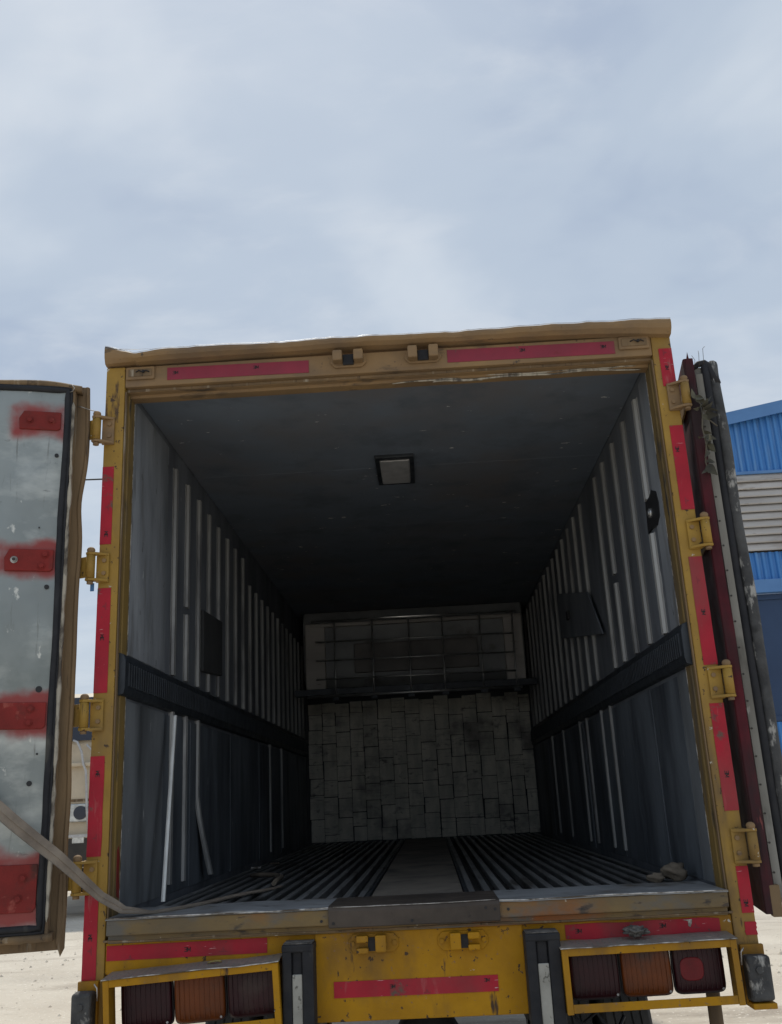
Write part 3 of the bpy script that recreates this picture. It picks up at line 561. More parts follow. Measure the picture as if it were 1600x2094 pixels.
# plate bent over the sill
n = 24; rings = []
for i in range(n + 1):
    t = i / n; x = -.318 + .632 * t; dz = .004 * nz1(x * 3, 21) - .010 * (t - .5) * .3; bow = -.006 * math.sin(math.pi * t)
    prof = [(.30, .0975), (.12, .0985 + dz), (-.045, .1005 + dz + bow * .3), (-.058, .097 + dz + bow), (-.0615, .085 + dz + bow), (-.058, .028 + dz * .5)]
    inner = [(a + .004, b - .0035) for a, b in prof[::-1]]
    rings.append([(x, a, b) for a, b in prof + inner])
sp_ = obj('sill_plate', MB().sweep(rings, smooth=False), 'plate', sill, bevel=.001, seg=1); sp_['label'] = 'dark steel plate bent over the middle of the sill'
obj('plate_edge', MB().tube([(-.30 + .6 * i / 20, -.0605 - .004 * math.sin(math.pi * i / 20), .0985 + .004 * nz1((-.30 + .6 * i / 20) * 3, 21) - .002 * math.sin(math.pi * i / 20)) for i in range(21)], .0013, 5), 'bright_edge', sill)
for x, z in ((-.30, .042), (-.01, .040), (.262, .072), (.296, .066), (-.345, .05), (.345, .062)):
    obj('bolt_hole', MB().cyl((x, -.0600 if abs(x) < .32 else -.0465, z), (x, -.0635 if abs(x) < .32 else -.049, z), .0052, 10), 'ink', sill)
# folded ledge under the sill
n = 60; rings = []
for i in range(n + 1):
    x = -1.165 + 2.33 * i / n; dz = .004 * nz1(x * 2.5, 31) + .003 * nz1(x * 10, 33); bow = -.006 * nz1(x * 1.6, 35)
    rings.append([(x, 0, .006), (x, -.024 + bow, .009 + dz), (x, -.027 + bow, .014 + dz), (x, -.021 + bow, .017 + dz), (x, 0, .015)])
obj('sill_ledge', MB().sweep(rings), 'brown_trim', sill)

# ---- lower rear panel
beam = obj('rear_crossbeam', MB().box(-1.165, 1.165, .006, .115, -.105, .0035), 'yellow', truck, bevel=.004)
pnl = MB(); n = 26; rings = []
panel = obj('rear_panel', MB().box(-.376, .394, -.004, .005, -.296, .003), 'yellow', truck, bevel=.003)
panel['label'] = 'chipped yellow centre panel under the sill'
tape(panel, -.31, .291, -.2165, -.162, [(-.095, -.185), (.25, -.178)], [(.03, -.205)], y=-.0068, slope=.0, h=.0105, label='red reflective strip across the yellow centre panel')
keeper(panel, -.158, -.036, 'yellow', 1); keeper(panel, .172, -.040, 'yellow', -1)
tape(beam, -1.160, -.556, -.058, -.006, [(-.855, -.03)], [(-1.07, -.048), (-.72, -.036)], y=.0035, slope=.004, label='red reflective strip above the left tail lamps')
tape(beam, .552, 1.12, -.060, -.008, [(.60, -.03), (.91, -.025)], [(.72, -.045), (1.03, -.03)], y=.0035, ragged=.006, slope=.002, label='torn red reflective strip above the right tail lamps')
obj('tape_tear', MB().add([(.985, .0028, -.008), (1.02, .0028, -.007), (1.018, .002, -.02), (1.010, .0018, -.034), (1.004, .002, -.03), (1.004, .0024, -.013)], [(0, 1, 2, 3, 4, 5)]), 'bright_edge', beam)

# ---- dock bumpers: rubber channel with a pale core
def dock_bumper(x0, x1, label):
    xc = (x0 + x1) / 2; w = x1 - x0
    b_ = obj('dock_bumper', MB().box(x0, x0 + w * .30, -.10, -.0045, -.52, -.020).box(x1 - w * .36, x1, -.10, -.0045, -.52, -.020).box(x0 + w * .302, x1 - w * .362, -.085, -.005, -.52, -.0205).box(x0 - .001, x1 + .001, -.102, -.0046, -.045, -.018), 'rubber', truck, bevel=.006)
    b_['label'] = label
    obj('bumper_core', MB().box(x0 + w * .31, x1 - w * .37, -.094, -.0855, -.52, -.118), 'bumper_core', b_, bevel=.004)
    obj('bumper_cap', MB().box(x0 + .004, x1 - .004, -.098, -.006, -.018, -.0135), 'wad', b_, bevel=.002)
dock_bumper(-.486, -.372, 'left rubber dock bumper beside the yellow panel')
dock_bumper(.393, .518, 'right rubber dock bumper beside the yellow panel')

# ---- tail lamp housings
def tail_lamps(x0, x1, tilt, zt, cols, label):
    zb = zt - .215; yf, yb = -.125, -.002
    cx = (x0 + x1) / 2
    def T(v):   # small roll of the whole housing
        c, s = math.cos(tilt), math.sin(tilt); dxx = v.x - cx; dz = v.z - zt
        return Vector((cx + dxx * c - dz * s, v.y, zt + dxx * s + dz * c))
    root = obj('lamp_housing', MB().box(x0, x1, yf, yf + .006, zt - .028, zt - .003).box(x0, x0 + .022, yf - .002, yf + .004, zb, zt - .004).box(x1 - .022, x1, yf - .002, yf + .004, zb, zt - .004)
               .box(x0 + .0225, x1 - .0225, yf, yf + .006, zb + .004, zb + .032).box(x0 + .001, x0 + .006, yf + .0045, yb, zb, zt - .005).box(x1 - .006, x1 - .001, yf + .0045, yb, zb, zt - .005)
               .box(x0 + .0065, x1 - .0065, yf + .0065, yf + .06, zb + .004, zb + .010).xf(T), 'yellow', truck, bevel=.0018)
    root['label'] = label
    # tread plate lid with raised bars, bright worn front edge
    def top(x, y): return zt - .002 + .012 * (y - yf) / (yb - yf) * .6 + .004 * nz1(x * 4, 41) + .002 * nz1(x * 13, 43)
    g = MB(); nx, ny = 40, 6; vs = []
    for k in (0, 1):
        for i in range(nx + 1):
            for j in range(ny + 1):
                x = x0 - .004 + (x1 - x0 + .008) * i / nx; yv = yf - .006 + (yb - yf + .006) * j / ny; vs.append((x, yv, top(x, yv) + (.0035 if k else 0)))
    o_ = (nx + 1) * (ny + 1); fs = []
    for i in range(nx):
        for j in range(ny):
            a = i * (ny + 1) + j; q = (a, a + ny + 1, a + ny + 2, a + 1); fs.append(q[::-1]); fs.append(tuple(t + o_ for t in q))
    for i in range(nx):
        for j in (0, ny):
            a = i * (ny + 1) + j; fs.append((a, a + ny + 1, a + ny + 1 + o_, a + o_))
    for j in range(ny):
        for i in (0, nx):
            a = i * (ny + 1) + j; fs.append((a, a + 1, a + 1 + o_, a + o_))
    g.add(vs, fs)
    random.seed(int(abs(x0) * 1000))
    for i in range(26):
        for j in range(5):
            x = x0 + .015 + (x1 - x0 - .03) * (i + .5) / 26; yv = yf + .008 + (yb - yf - .016) * (j + .5) / 5; a = V / 2 * (1 if (i + j) % 2 else -1)
            c, s = math.cos(a) * .009, math.sin(a) * .009; n_ = Vector((-s, c)).normalized() * .0022; zz = top(x, yv) + .0036
            g.add([(x - c - n_.x, yv - s - n_.y, zz), (x + c - n_.x, yv + s - n_.y, zz), (x + c + n_.x, yv + s + n_.y, zz), (x - c + n_.x, yv - s + n_.y, zz), (x, yv, zz + .0016)], [(0, 1, 4), (1, 2, 4), (2, 3, 4), (3, 0, 4)])
    obj('tread_lid', g.xf(T), 'tread', root)
    obj('lid_edge', MB().tube([(x0 - .004 + (x1 - x0 + .008) * i / 40, yf - .0065, top(x0 + (x1 - x0) * i / 40, yf) + .0018) for i in range(41)], .0022, 6).xf(T), 'bright_edge', root)
    # three lamps
    inner0, inner1 = x0 + .024, x1 - .030 if x0 > 0 else x1 - .012
    if x0 < 0: inner0 = x0 + .034
    w = (inner1 - inner0) / 3; ztop, zbot = zt - .016, zb + .026
    for k, cm in enumerate(cols):
        a0 = inner0 + k * w + .001; a1 = inner0 + (k + 1) * w - .001; mid = (a0 + a1) / 2; zm = (ztop + zbot) / 2; hw, hh = (a1 - a0) / 2, (ztop - zbot) / 2
        def rr(f, yv, pw=8.0):
            yv += .030
            ring = []
            for q in range(32):
                t = 2 * math.pi * q / 32; c, s = math.cos(t), math.sin(t)
                ring.append((mid + hw * f * math.copysign(abs(c) ** (2 / pw), c), yv, zm + hh * f * math.copysign(abs(s) ** (2 / pw), s)))
            return ring
        body = MB().sweep([rr(.96, -.036), rr(.985, -.045), rr(1.0, -.047), rr(1.0, -.053)]).xf(T)
        lb = obj('tail_lamp', body, 'lens_body', root)
        lens = MB().sweep([rr(.94, -.0528), rr(.95, -.066), rr(.93, -.074), rr(.87, -.0785), rr(.80, -.080), rr(.60, -.0815), rr(.3, -.0825), rr(.05, -.083)])
        if cm == 'lens_bright':
            lo = obj('lens', lens.xf(T), 'lens_red', root)
            obj('reflector', MB().sweep([[(p[0] - hw * .3, p[1] - .001, p[2]) for p in rr(.46, -.0805, 3)], [(p[0] - hw * .3, p[1] - .001, p[2]) for p in rr(.44, -.0845, 3)]]).xf(T), 'lens_bright', root, bevel=.002)
        else: lo = obj('lens', lens.xf(T), cm, root)
        obj('lens_ridge', MB().sweep([rr(1.0, -.054), rr(.995, -.0585), rr(.965, -.0605), rr(.945, -.058)], caps=False).xf(T), 'lens_body', root)
        rb_ = MB()
        for q in range(9):
            xx = mid - hw * .76 + hw * 1.52 * q / 8; rb_.box(xx - .0016, xx + .0016, -.0545, -.0500, zm - hh * .78, zm + hh * .78)
        obj('lens_ribs', rb_.xf(T), 'lens_red' if cm == 'lens_bright' else cm, root)['kind'] = 'stuff'
        for sx_, sz_ in ((-1, 1), (1, -1)): obj('lens_screw', MB().cyl((mid + sx_ * hw * .80, -.049, zm + sz_ * hh * .80), (mid + sx_ * hw * .80, -.0545, zm + sz_ * hh * .80), .0042, 8).xf(T), 'steel', root)
    return root, T, top
hl = tail_lamps(-1.130, -.497, R(3.2), -.084, ['lens_red', 'lens_amber', 'lens_red'], 'left yellow tail lamp housing with dark lenses')
hr = tail_lamps(.516, 1.134, R(.7), -.064, ['lens_red', 'lens_amber', 'lens_bright'], 'right yellow tail lamp housing with a bright red patch in its outer lens')
# end brackets and rubber buffer blocks
for s_, x0, x1, lab in ((-1, -1.262, -1.175, 'scuffed rubber buffer block at the left end'), (1, 1.168, 1.262, 'scuffed rubber buffer block at the right end')):
    zt = -.150 if s_ < 0 else -.128
    m_ = MB(); n = 10
    m_.box(x0 + .004, x1 - .006, -.085, -.022, zt - .150, zt)
    br = obj('buffer_bracket', MB().box(x0 + .006, x1 - .004, -.0215, -.0015, zt - .172, zt + .03).box(x0 + .006, x1 - .004, -.085, -.022, zt - .172, zt - .153), 'yellow', truck, bevel=.003)
    bl = obj('buffer_block', m_.xf(lambda v: v + Vector((noise.noise(v * 30) * .006, noise.noise(v * 30 + Vector((5, 5, 5))) * .006, noise.noise(v * 30 + Vector((9, 2, 5))) * .006))), 'rubber_worn', br, bevel=.012, seg=3)
    bl['label'] = lab
    obj('buffer_bolt', MB().cyl(((x0 + x1) / 2 - .003, -.080, zt - .045), ((x0 + x1) / 2 - .003, -.092, zt - .045), .013, 6), 'rubber_worn', br)
    obj('cable_stub', MB().tube([(x0 + .012 if s_ > 0 else x1 - .012, -.03, zt + .012), (x0 + .006 if s_ > 0 else x1 - .006, -.055, zt + .024), (x0 - .006 if s_ > 0 else x1 + .006, -.062, zt + .012), (x0 - .008 if s_ > 0 else x1 + .008, -.060, zt - .03)], .0028, 6), 'bright_edge', br)

# ---- hinges: a bracket on the post, a pin, and a strap on to the door
HZ = (2.070, 1.456, .850, .242)
LH, RH = Vector((-1.318, -.026)), Vector((1.284, -.020))           # skin corner at the hinge edge of each door
A_L, A_R = R(15.5), R(9)
Ldu = Vector((-math.cos(A_L), -math.sin(A_L))); Ldw = Vector((math.sin(A_L), -math.cos(A_L)))
Rdu = Vector((math.sin(A_R), math.cos(A_R))); Rdw = Vector((math.cos(A_R), -math.sin(A_R)))
def D(side):
    H, du, dw = (LH, Ldu, Ldw) if side < 0 else (RH, Rdu, Rdw)
    return lambda v: Vector((H.x + du.x * v.x + dw.x * v.y, H.y + du.y * v.x + dw.y * v.y, v.z))
for s_ in (-1, 1):
    for hz in HZ:
        px, py = s_ * 1.272, -.034
        x0, x1 = sorted((s_ * 1.203, s_ * 1.256))
        hg = obj('hinge', MB().box(x0, x1, -.012, -.0002, hz - .066, hz + .060), 'yellow_veiled' if hz > 1.6 else 'yellow_post', truck, bevel=.003)
        for zz in (hz + .047, hz - .064):      # the two ears that carry the pin
            fl = MB().prism([(s_ * 1.205, -.0125), (s_ * 1.245, -.0125), (px + s_ * .016, py + .012), (px + s_ * .018, py - .012), (px, py - .019), (px - s_ * .02, py - .012)], 2, zz, zz + .011)
            obj('hinge_ear', fl, 'yellow_veiled' if hz > 1.6 else 'yellow_post', hg, bevel=.002)
        obj('knuckle', MB().cyl((px, py, hz - .052), (px, py, hz + .046), .0185, 16), 'yellow_post', hg)
        obj('hinge_pin', MB().cyl((px, py, hz + .058), (px, py, hz + .066), .016, 14).ball((px, py, hz + .068), .0175, sz=.8).cyl((px, py, hz - .076), (px, py, hz - .064), .013, 10), 'yellow_veiled', hg)
        for zz in (hz + .026, hz - .028): obj('hinge_bolt', MB().cyl((s_ * 1.222, -.012, zz), (s_ * 1.222, -.0185, zz), .0095, 6), 'yellow_veiled', hg)
        if s_ < 0:
            e = LH + Ldu * .20 + Ldw * -.010
            a = Vector((px, py)); b = LH + Ldu * .004 + Ldw * -.004; dd = (b - a).normalized(); nn = Vector((-dd.y, dd.x)) * .006
            poly = [a + nn, LH + Ldu * .0 - Ldw * .003, LH + Ldu * .26 - Ldw * .003, LH + Ldu * .26 - Ldw * .013, LH + Ldu * .0 - Ldw * .014, a - nn * 1.2]
            obj('hinge_strap', MB().prism([(p.x, p.y) for p in poly], 2, hz - .046, hz + .042), 'yellow_post', hg, bevel=.002)
        else:
            poly = [Vector((px - .006, py)), RH - Rdw * .003 + Rdu * -.002, RH + Rdu * .25 - Rdw * .003, RH + Rdu * .25 - Rdw * .012, RH + Rdu * .02 - Rdw * .013, Vector((px + .004, py + .012))]
            obj('hinge_strap', MB().prism([(p.x, p.y) for p in poly], 2, hz - .046, hz + .042), 'yellow_post', hg, bevel=.002)

# ---- doors. local u: from the hinge edge along the width, v: from outer skin to inner face, z
DW, DT = 1.20, .080
def door(side):
    T = D(side)
    nm = 'left' if side < 0 else 'right'
    nz_ = 60
    # outer skin with a wavy folded hinge edge
    def skin_u(z):
        if side < 0:
            return .012 * nz1(z * 1.3, 51) + .004 * nz1(z * 6, 53) - .010 * math.exp(-((z - 2.02) / .16) ** 2) + .012 * math.exp(-((z - 1.72) / .12) ** 2) - .006 * math.exp(-((z - .15) / .1) ** 2)
        return .006 * nz1(z * 1.6, 55) + .003 * nz1(z * 7, 57)
    rings = []
    z0, z1 = (-.005 if side < 0 else .0), (2.262 if side < 0 else 2.235)
    for i in range(nz_ + 1):
        z = z0 + (z1 - z0) * i / nz_; u0 = skin_u(z); th = (.022 if side < 0 else .041) + .003 * nz1(z * 5, 59)
        rings.append([(DW, 0, z), (u0 + .006, 0, z), (u0 - .003, .003, z), (u0 - .004, th * .55, z), (u0, th, z), (u0 + .010, th + .002, z), (u0 + .014, th - .003, z), (DW, th - .003, z)])
    mb = MB().sweep(rings, smooth=False)
    root = obj('rear_door', mb.xf(T), 'brown_trim' if side < 0 else 'maroon', truck, bevel=.0015, seg=1)
    root['label'] = 'left rear door swung wide open showing its galvanised inner face' if side < 0 else 'right rear door folded back along the truck seen edge on'
    # plug (insulated core)
    cb, ct = (.032, 2.232) if side < 0 else (.035, 2.205)
    pl = []
    for i in range(nz_ + 1):
        z = cb + (ct - cb) * i / nz_; w1 = .004 * nz1(z * 2, 61)
        pl.append([(DW - .03, .030, z), (.044 + w1, .030, z), (.044 + w1, .045, z), (.048 + w1, .048, z), (.047 + w1, DT, z), (DW - .03, DT, z)])
    obj('door_core', MB().sweep(pl, smooth=False).xf(T), 'brown_trim' if side < 0 else 'edge_grey', root)
    # inner sheet
    if side < 0:
        g = MB(); nu, nv = 16, 30; vs = []
        for i in range(nu + 1):
            for j in range(nv + 1):
                u = .086 + (DW - .14 - .086) * i / nu; z = .088 + (2.205 - .088) * j / nv
                edge = min(i, nu - i, j, nv - j); amp = 0 if edge == 0 else 1
                vs.append((u, DT + .006 + amp * (.009 * noise.noise(Vector((u * 3.1, z * 2.1, 3))) + .0015 * noise.noise(Vector((u * 9, z * 8, 3)))), z))
        k = nv + 1
        g.add(vs, [(i * k + j, (i + 1) * k + j, (i + 1) * k + j + 1, i * k + j + 1) for i in range(nu) for j in range(nv)], True)
        g.box(.086, DW - .14, DT + .0005, DT + .004, .088, 2.205)
        obj('inner_sheet', g.xf(T), 'panel_silver', root)
    else:
        obj('inner_sheet', MB().box(.086, DW - .14, DT + .001, DT + .006, .088, 2.17).xf(T), 'edge_grey', root)
    # gaskets round the inner face
    def loop(u, zb, zt, v, r_, wob, sd, nseg=60):
        P = [(u + wob * nz1(z * 2.2, sd) + wob * .4 * nz1(z * 9, sd + 2), v + wob * .6 * nz1(z * 3, sd + 4), z) for z in [zb + (zt - zb) * i / nseg for i in range(nseg + 1)]]
        P += [(u + (DW - .10 - u) * i / 30, v + wob * .5 * nz1(i * .3, sd + 6), zt + wob * .8 * nz1(i * .25, sd + 8)) for i in range(1, 31)]
        P += [(DW - .10, v, zt - (zt - zb) * i / 20) for i in range(1, 21)]
        P += [(DW - .10 - (DW - .10 - u) * i / 30, v + wob * .5 * nz1(i * .3, sd + 9), zb) for i in range(1, 30)]
        return P
    if side < 0:
        obj('door_gasket', MB().tube(loop(.076, .082, 2.212, DT + .006, .015, .005, 71), .0125, 10, True).tube(loop(.063, .066, 2.226, DT + .000, .01, .003, 75), .0085, 8, True).xf(T), 'rubber', root)
        # cracked sealant bead beside the gasket
        rings = []; nn = 110
        for i in range(nn + 1):
            z = .10 + 2.06 * i / nn; w_ = .0085 + .006 * nz1(z * 9, 81) + .004 * nz1(z * 26, 83); c_ = .052 + .004 * nz1(z * 3, 85)
            if i in (0, nn): w_ *= .2
            rings.append([(c_ - w_, DT - .001, z), (c_ - w_ * .6, DT + .006, z), (c_, DT + .0085, z), (c_ + w_ * .7, DT + .006, z), (c_ + w_, DT - .001, z)])
        obj('sealant_bead', MB().sweep(rings).xf(T), 'seal', root)
        # top and bottom trim strips
        rings = []; nn = 40
        for i in range(nn + 1):
            u = .02 + (DW - .06) * i / nn; a = 2.236 + .010 * nz1(u * 3, 87) + .004 * nz1(u * 11, 89) - .012 * max(0, 1 - u / .12)
            rings.append([(u, .02, a + .016), (u, DT + .004, a + .014), (u, DT + .010, a + .004), (u, DT + .006, a - .012), (u, .02, a - .004)])
        obj('top_trim', MB().sweep(rings).xf(T), 'brown_trim', root)
        rings = []
        for i in range(nn + 1):
            u = .03 + (DW - .06) * i / nn; a = .030 + .008 * nz1(u * 9, 91) + .006 * nz1(u * 27, 93)
            rings.append([(u, .02, a), (u, DT + .006, a + .004), (u, DT + .016, a + .018), (u, DT + .012, .056), (u, DT - .002, .062), (u, .02, .06)])
        obj('bottom_trim', MB().sweep(rings).xf(T), 'brown_trim', root)
        # loose splinter of the folded edge at the foot
        obj('edge_splinter', MB().add([T(Vector(q)) for q in [(-.012, .012, .26), (.018, .024, .26), (.020, .03, .02), (.004, .03, -.028), (-.010, .018, .0), (.016, .014, .26), (.018, .02, .02)]], [(0, 1, 2, 3, 4), (5, 6, 3, 4, 0)]), 'brown_trim', root)
        obj('wire_end', MB().tube([T(Vector(q)) for q in [(.035, .03, 2.165), (.02, .05, 2.155), (.0, .045, 2.150), (-.03, .03, 2.148), (-.055, .02, 2.147)]], .0022, 6), 'bright_edge', root)
        obj('wire_end', MB().tube([T(Vector(q)) for q in [(.075, .085, 2.232), (.060, .10, 2.235), (.050, .098, 2.222), (.058, .092, 2.208), (.07, .09, 2.205)]], .0024, 6), 'bright_edge', root)
        # hinge plates bolted through the sheet
        for (zc, u0, u1, hh, bolts) in ((2.068, .098, .265, .042, ((.222, 0), (.135, 0))), (1.462, .098, .285, .046, ((.247, 0), (.130, .022), (.142, -.025))), (.845, .094, .345, .052, ((.285, 0), (.150, .025), (.155, -.028))), (.222, .092, .36, .085, ((.142, .035), (.155, -.035), (.30, .0)))):
            k = .012
            hp = obj('hinge_plate', MB().prism([(u0 + k, zc - hh), (u1 - k * .3, zc - hh * .96), (u1, zc + hh * .2), (u1 - k * 1.5, zc + hh), (u0, zc + hh * .95), (u0, zc - hh * .8)], 1, DT + .006, DT + .0155).xf(T), 'red_primer', root, bevel=.003)
            for q, (bu, bz) in enumerate(bolts):
                bare = abs(zc - 1.462) < .01 and q == 0
                bm_ = MB().cyl((bu, DT + .015, zc + bz), (bu, DT + .019, zc + bz), .0145, 16).cyl((bu, DT + .019, zc + bz), (bu, DT + .026, zc + bz), .0105, 6)
                obj('plate_bolt', bm_.xf(T), 'bright_edge' if bare else 'red_primer', root)
                if bare: obj('bolt_end', MB().cyl((bu, DT + .0258, zc + bz), (bu, DT + .028, zc + bz), .0068, 10).xf(T), 'chassis', root)
        for (u, z, r_) in ((.108, 1.915, .0085), (.118, 1.352, .0095), (.125, .945, .0125), (.140, .592, .010), (.118, .70, .004), (.16, 1.60, .003)):
            obj('sheet_hole', MB().cyl((u, DT + .0065, z), (u, DT + .0105, z), r_, 14).xf(T), 'ink', root)
    else:
        for q, (u, v, r_, wob, sd, zt) in enumerate(((.040, DT + .014, .017, .009, 101, 2.20), (.050, DT + .050, .024, .012, 105, 2.212))):
            P = loop(u, .055, zt, v, r_, wob, sd)
            obj('door_gasket', MB().tube(P, r_, 10, True).xf(T), 'rubber' if q == 0 else 'rubber_worn', root)
        obj('gasket_base', MB().box(.055, .12, DT + .001, DT + .052, .06, 2.19).xf(T), 'rubber', root, bevel=.006)
        # riveted edge strip
        obj('edge_strip', MB().box(.030, .0435, .048, .078, .05, 2.17).xf(T), 'edge_grey', root, bevel=.001, seg=1)
        for k in range(19):
            z = .14 + k * .105; obj('edge_rivet', MB().cyl((.030, .056, z), (.0285, .056, z), .004, 8).box(.0292, .0299, .049, .060, z - .001, z + .001).xf(T), 'chassis', root)
        # skin edge split at the top, curled piece of gasket
        obj('skin_tear', MB().add([T(Vector(q)) for q in [(.0, .006, 2.10), (.0, .030, 2.09), (-.006, .034, 2.16), (-.010, .022, 2.262), (-.006, .008, 2.20), (.012, .008, 2.1), (.010, .022, 2.255)]], [(0, 1, 2, 3, 4), (0, 5, 6, 3, 4), (1, 5, 6, 3, 2)]), 'maroon', root)
        obj('gasket_curl', MB().tube([T(Vector(q)) for q in [(.05, DT - .035, 2.205), (.045, DT - .012, 2.222), (.045, DT + .012, 2.222), (.05, DT + .030, 2.205), (.05, DT + .042, 2.165), (.05, DT + .050, 2.12)]], [.010, .014, .017, .020, .022, .022], 10), 'rubber', root)
        for j in range(3):
            pts = [(.035, .05 + .02 * j, 2.20), (.025 - .01 * j, .055 + .018 * j, 2.235 + .02 * j), (.03, .045 + .03 * j, 2.26 + .018 * j)]
            obj('wire_end', MB().tube([T(Vector(q)) for q in pts], .0011, 5), 'twig', root)
        # lower corner: rubber flap and catch
        obj('corner_flap', MB().box(.035, .10, DT + .004, DT + .045, .055, .12).xf(T), 'edge_grey', root, bevel=.010)
        obj('foot_strip', MB().box(-.004, .05, .024, .062, -.010, .10).xf(T), 'brown_trim', root, bevel=.004)
    return root
doorL = door(-1); doorR = door(1)
obj('plastic_tag', MB().box(-1.274, -1.258, -.022, -.018, 1.352, 1.386), 'blue_tag', doorL, bevel=.001)

# ---- chassis, axle, wheels
chs = MB()
for s_ in (-1, 1): chs.box(s_ * .43 - .04, s_ * .43 + .04, .12, 7.0, -.34, -.08)
for yv in (.30, 1.2, 2.6, 4.2, 5.6): chs.box(-.389, .389, yv, yv + .08, -.30, -.12)
chassis = obj('chassis_frame', chs, 'chassis', truck, bevel=.004)
for yv in (.6, 1.4, 2.2, 3.0, 3.8, 4.6, 5.4): obj('floor_bearer', MB().box(-1.15, 1.15, yv, yv + .06, -.075, -.062), 'chassis', chassis)
obj('axle', MB().cyl((-.95, 1.62, -.74), (.95, 1.62, -.74), .07, 14).ball((0, 1.62, -.74), .2, sx=.9), 'chassis', truck)
def wheel(xc, yc, rt, wt):
    m_ = MB(); seg = 56; prof = [(.30, -.5), (.42, -.5), (.475, -.46), (.497, -.38), (.5, -.2), (.5, .2), (.497, .38), (.475, .46), (.42, .5), (.30, .5)]
    rings = []
    for i in range(seg + 1):
        a = 2 * math.pi * i / seg; rings.append([(xc + w_ * wt, yc + math.cos(a) * r_ * rt / .5, GZ + rt + math.sin(a) * r_ * rt / .5) for r_, w_ in prof])
    m_.sweep(rings, closed_profile=False, caps=False)
    for k in range(5):      # rib blocks leave the grooves between them
        x0 = xc - wt * .40 + wt * .80 * k / 5 + .004; x1 = xc - wt * .40 + wt * .80 * (k + 1) / 5 - .005
        rr = []
        for i in range(seg + 1):
            a = 2 * math.pi * i / seg; jag = .003 * (i % 2)
            rr.append([(x, yc + math.cos(a) * r_, GZ + rt + math.sin(a) * r_) for x, r_ in ((x0 + jag, rt - .006), (x0 + jag, rt + .008), (x1 + jag, rt + .008), (x1 + jag, rt - .006))])
        m_.sweep(rr, smooth=False, caps=False)
    wh = obj('wheel', m_, 'tyre', truck)
    obj('rim', MB().cyl((xc - wt * .45, yc, GZ + rt), (xc + wt * .45, yc, GZ + rt), .31, 28).cyl((xc - wt * .5, yc, GZ + rt), (xc + wt * .5, yc, GZ + rt), .12, 18), 'rim', wh)
for s_ in (-1, 1):
    for xx in (.665, .945): wheel(s_ * xx, 1.62, .49, .255)
for s_ in (-1, 1): wheel(s_ * .98, 7.6, .49, .255)
obj('mudguard_post', MB().cyl((1.10, .16, -.10), (1.10, .16, -.75), .026, 14), 'brown_trim', truck)
obj('mudguard_post', MB().cyl((-1.10, .16, -.10), (-1.10, .16, -.75), .026, 14), 'brown_trim', truck)
obj('brake_hose', MB().tube([(.50, .30, -.33), (.58, .28, -.42), (.68, .30, -.36), (.74, .32, -.46), (.80, .4, -.40)], .008, 6).tube([(.55, .30, -.30), (.60, .25, -.38), (.70, .28, -.44)], .006, 6), 'rubber', truck)
# underrun cross bar and cab in front of the box
obj('spare_carrier', MB().box(-.36, .36, .10, .16, -.48, -.36), 'chassis', truck, bevel=.006)
cab = obj('cab', MB().prism([(6.75, -.45), (8.55, -.45), (8.62, .35), (8.40, 1.55), (8.15, 1.65), (6.75, 1.65)], 0, -1.15, 1.15), 'yellow', truck, bevel=.05)
obj('windscreen', MB().prism([(8.60, .50), (8.625, .50), (8.43, 1.45), (8.405, 1.45)], 0, -1.0, 1.0), 'glass_dark', cab)

# ================================================================== loose things
obj('tie_ring', MB().tube([(-1.872 + .022 * math.cos(a), -.285 - .004 * math.sin(a), .825 + .026 * math.sin(a)) for a in [2 * math.pi * i / 16 for i in range(16)]], .005, 6, True).box(-1.90, -1.845, -.276, -.268, .83, .87), 'steel', doorL)
# webbing strap from the left door over the sill corner into the box
def ribbon(name, pts, widths, dirs, th, m, fold=None):
    """pts centre line, dirs width direction per point"""
    # resample by Catmull-Rom
    def cr(a, b, c, d, t): return .5 * ((2 * b) + (c - a) * t + (2 * a - 5 * b + 4 * c - d) * t * t + (-a + 3 * b - 3 * c + d) * t ** 3)
    P = [Vector(p) for p in pts]; Dv = [Vector(d) for d in dirs]; rings = []; k = 8
    for i in range(len(P) - 1):
        for s in range(k + (1 if i == len(P) - 2 else 0)):
            t = s / k; a = max(0, i - 1); d = min(len(P) - 1, i + 2)
            c = P[i].lerp(P[i + 1], t) + Vector((0, 0, .004 * noise.noise(P[i].lerp(P[i + 1], t) * 6))); dv = Dv[i].lerp(Dv[i + 1], t).normalized(); w = widths[i] + (widths[i + 1] - widths[i]) * t
            tan = (P[i + 1] - P[i]).normalized(); nn = dv.cross(tan).normalized(); f = .085 * w
            q = []
            for e, lift in ((-.5, 0), (-.46, f * .9), (-.02, f * .75), (.02, -f * .35), (.5, f * .25)): q.append(c + dv * (w * e) + nn * lift)
            rings.append([*q, *[x + nn * th for x in q[::-1]]])
    return obj(name, MB().sweep(rings, smooth=False), m)
st = ribbon('webbing_strap', [(-1.868, -.292, .815), (-1.66, -.262, .640), (-1.45, -.240, .462), (-1.29, -.175, .318), (-1.165, -.072, .176), (-1.09, -.03, .122), (-1.0, .06, .103), (-.93, .20, .1015), (-.86, .40, .1025), (-.79, .62, .1015), (-.71, .84, .100), (-.66, 1.06, .098)],
    [.058, .058, .056, .050, .036, .042, .055, .060, .058, .052, .046, .036],
    [(.35, .05, 1), (.35, .05, 1), (.4, .1, 1), (.5, .15, .95), (.55, .3, .8), (.2, .8, .4), (-.5, .85, .06), (-.7, .7, .03), (-.85, .5, 0), (-.85, .5, .03), (-.7, .7, .06), (-.5, .8, .03)], .0025, 'strap')
tag(st, 'dusty brown webbing strap running from left door over the sill into the truck', 'strap')
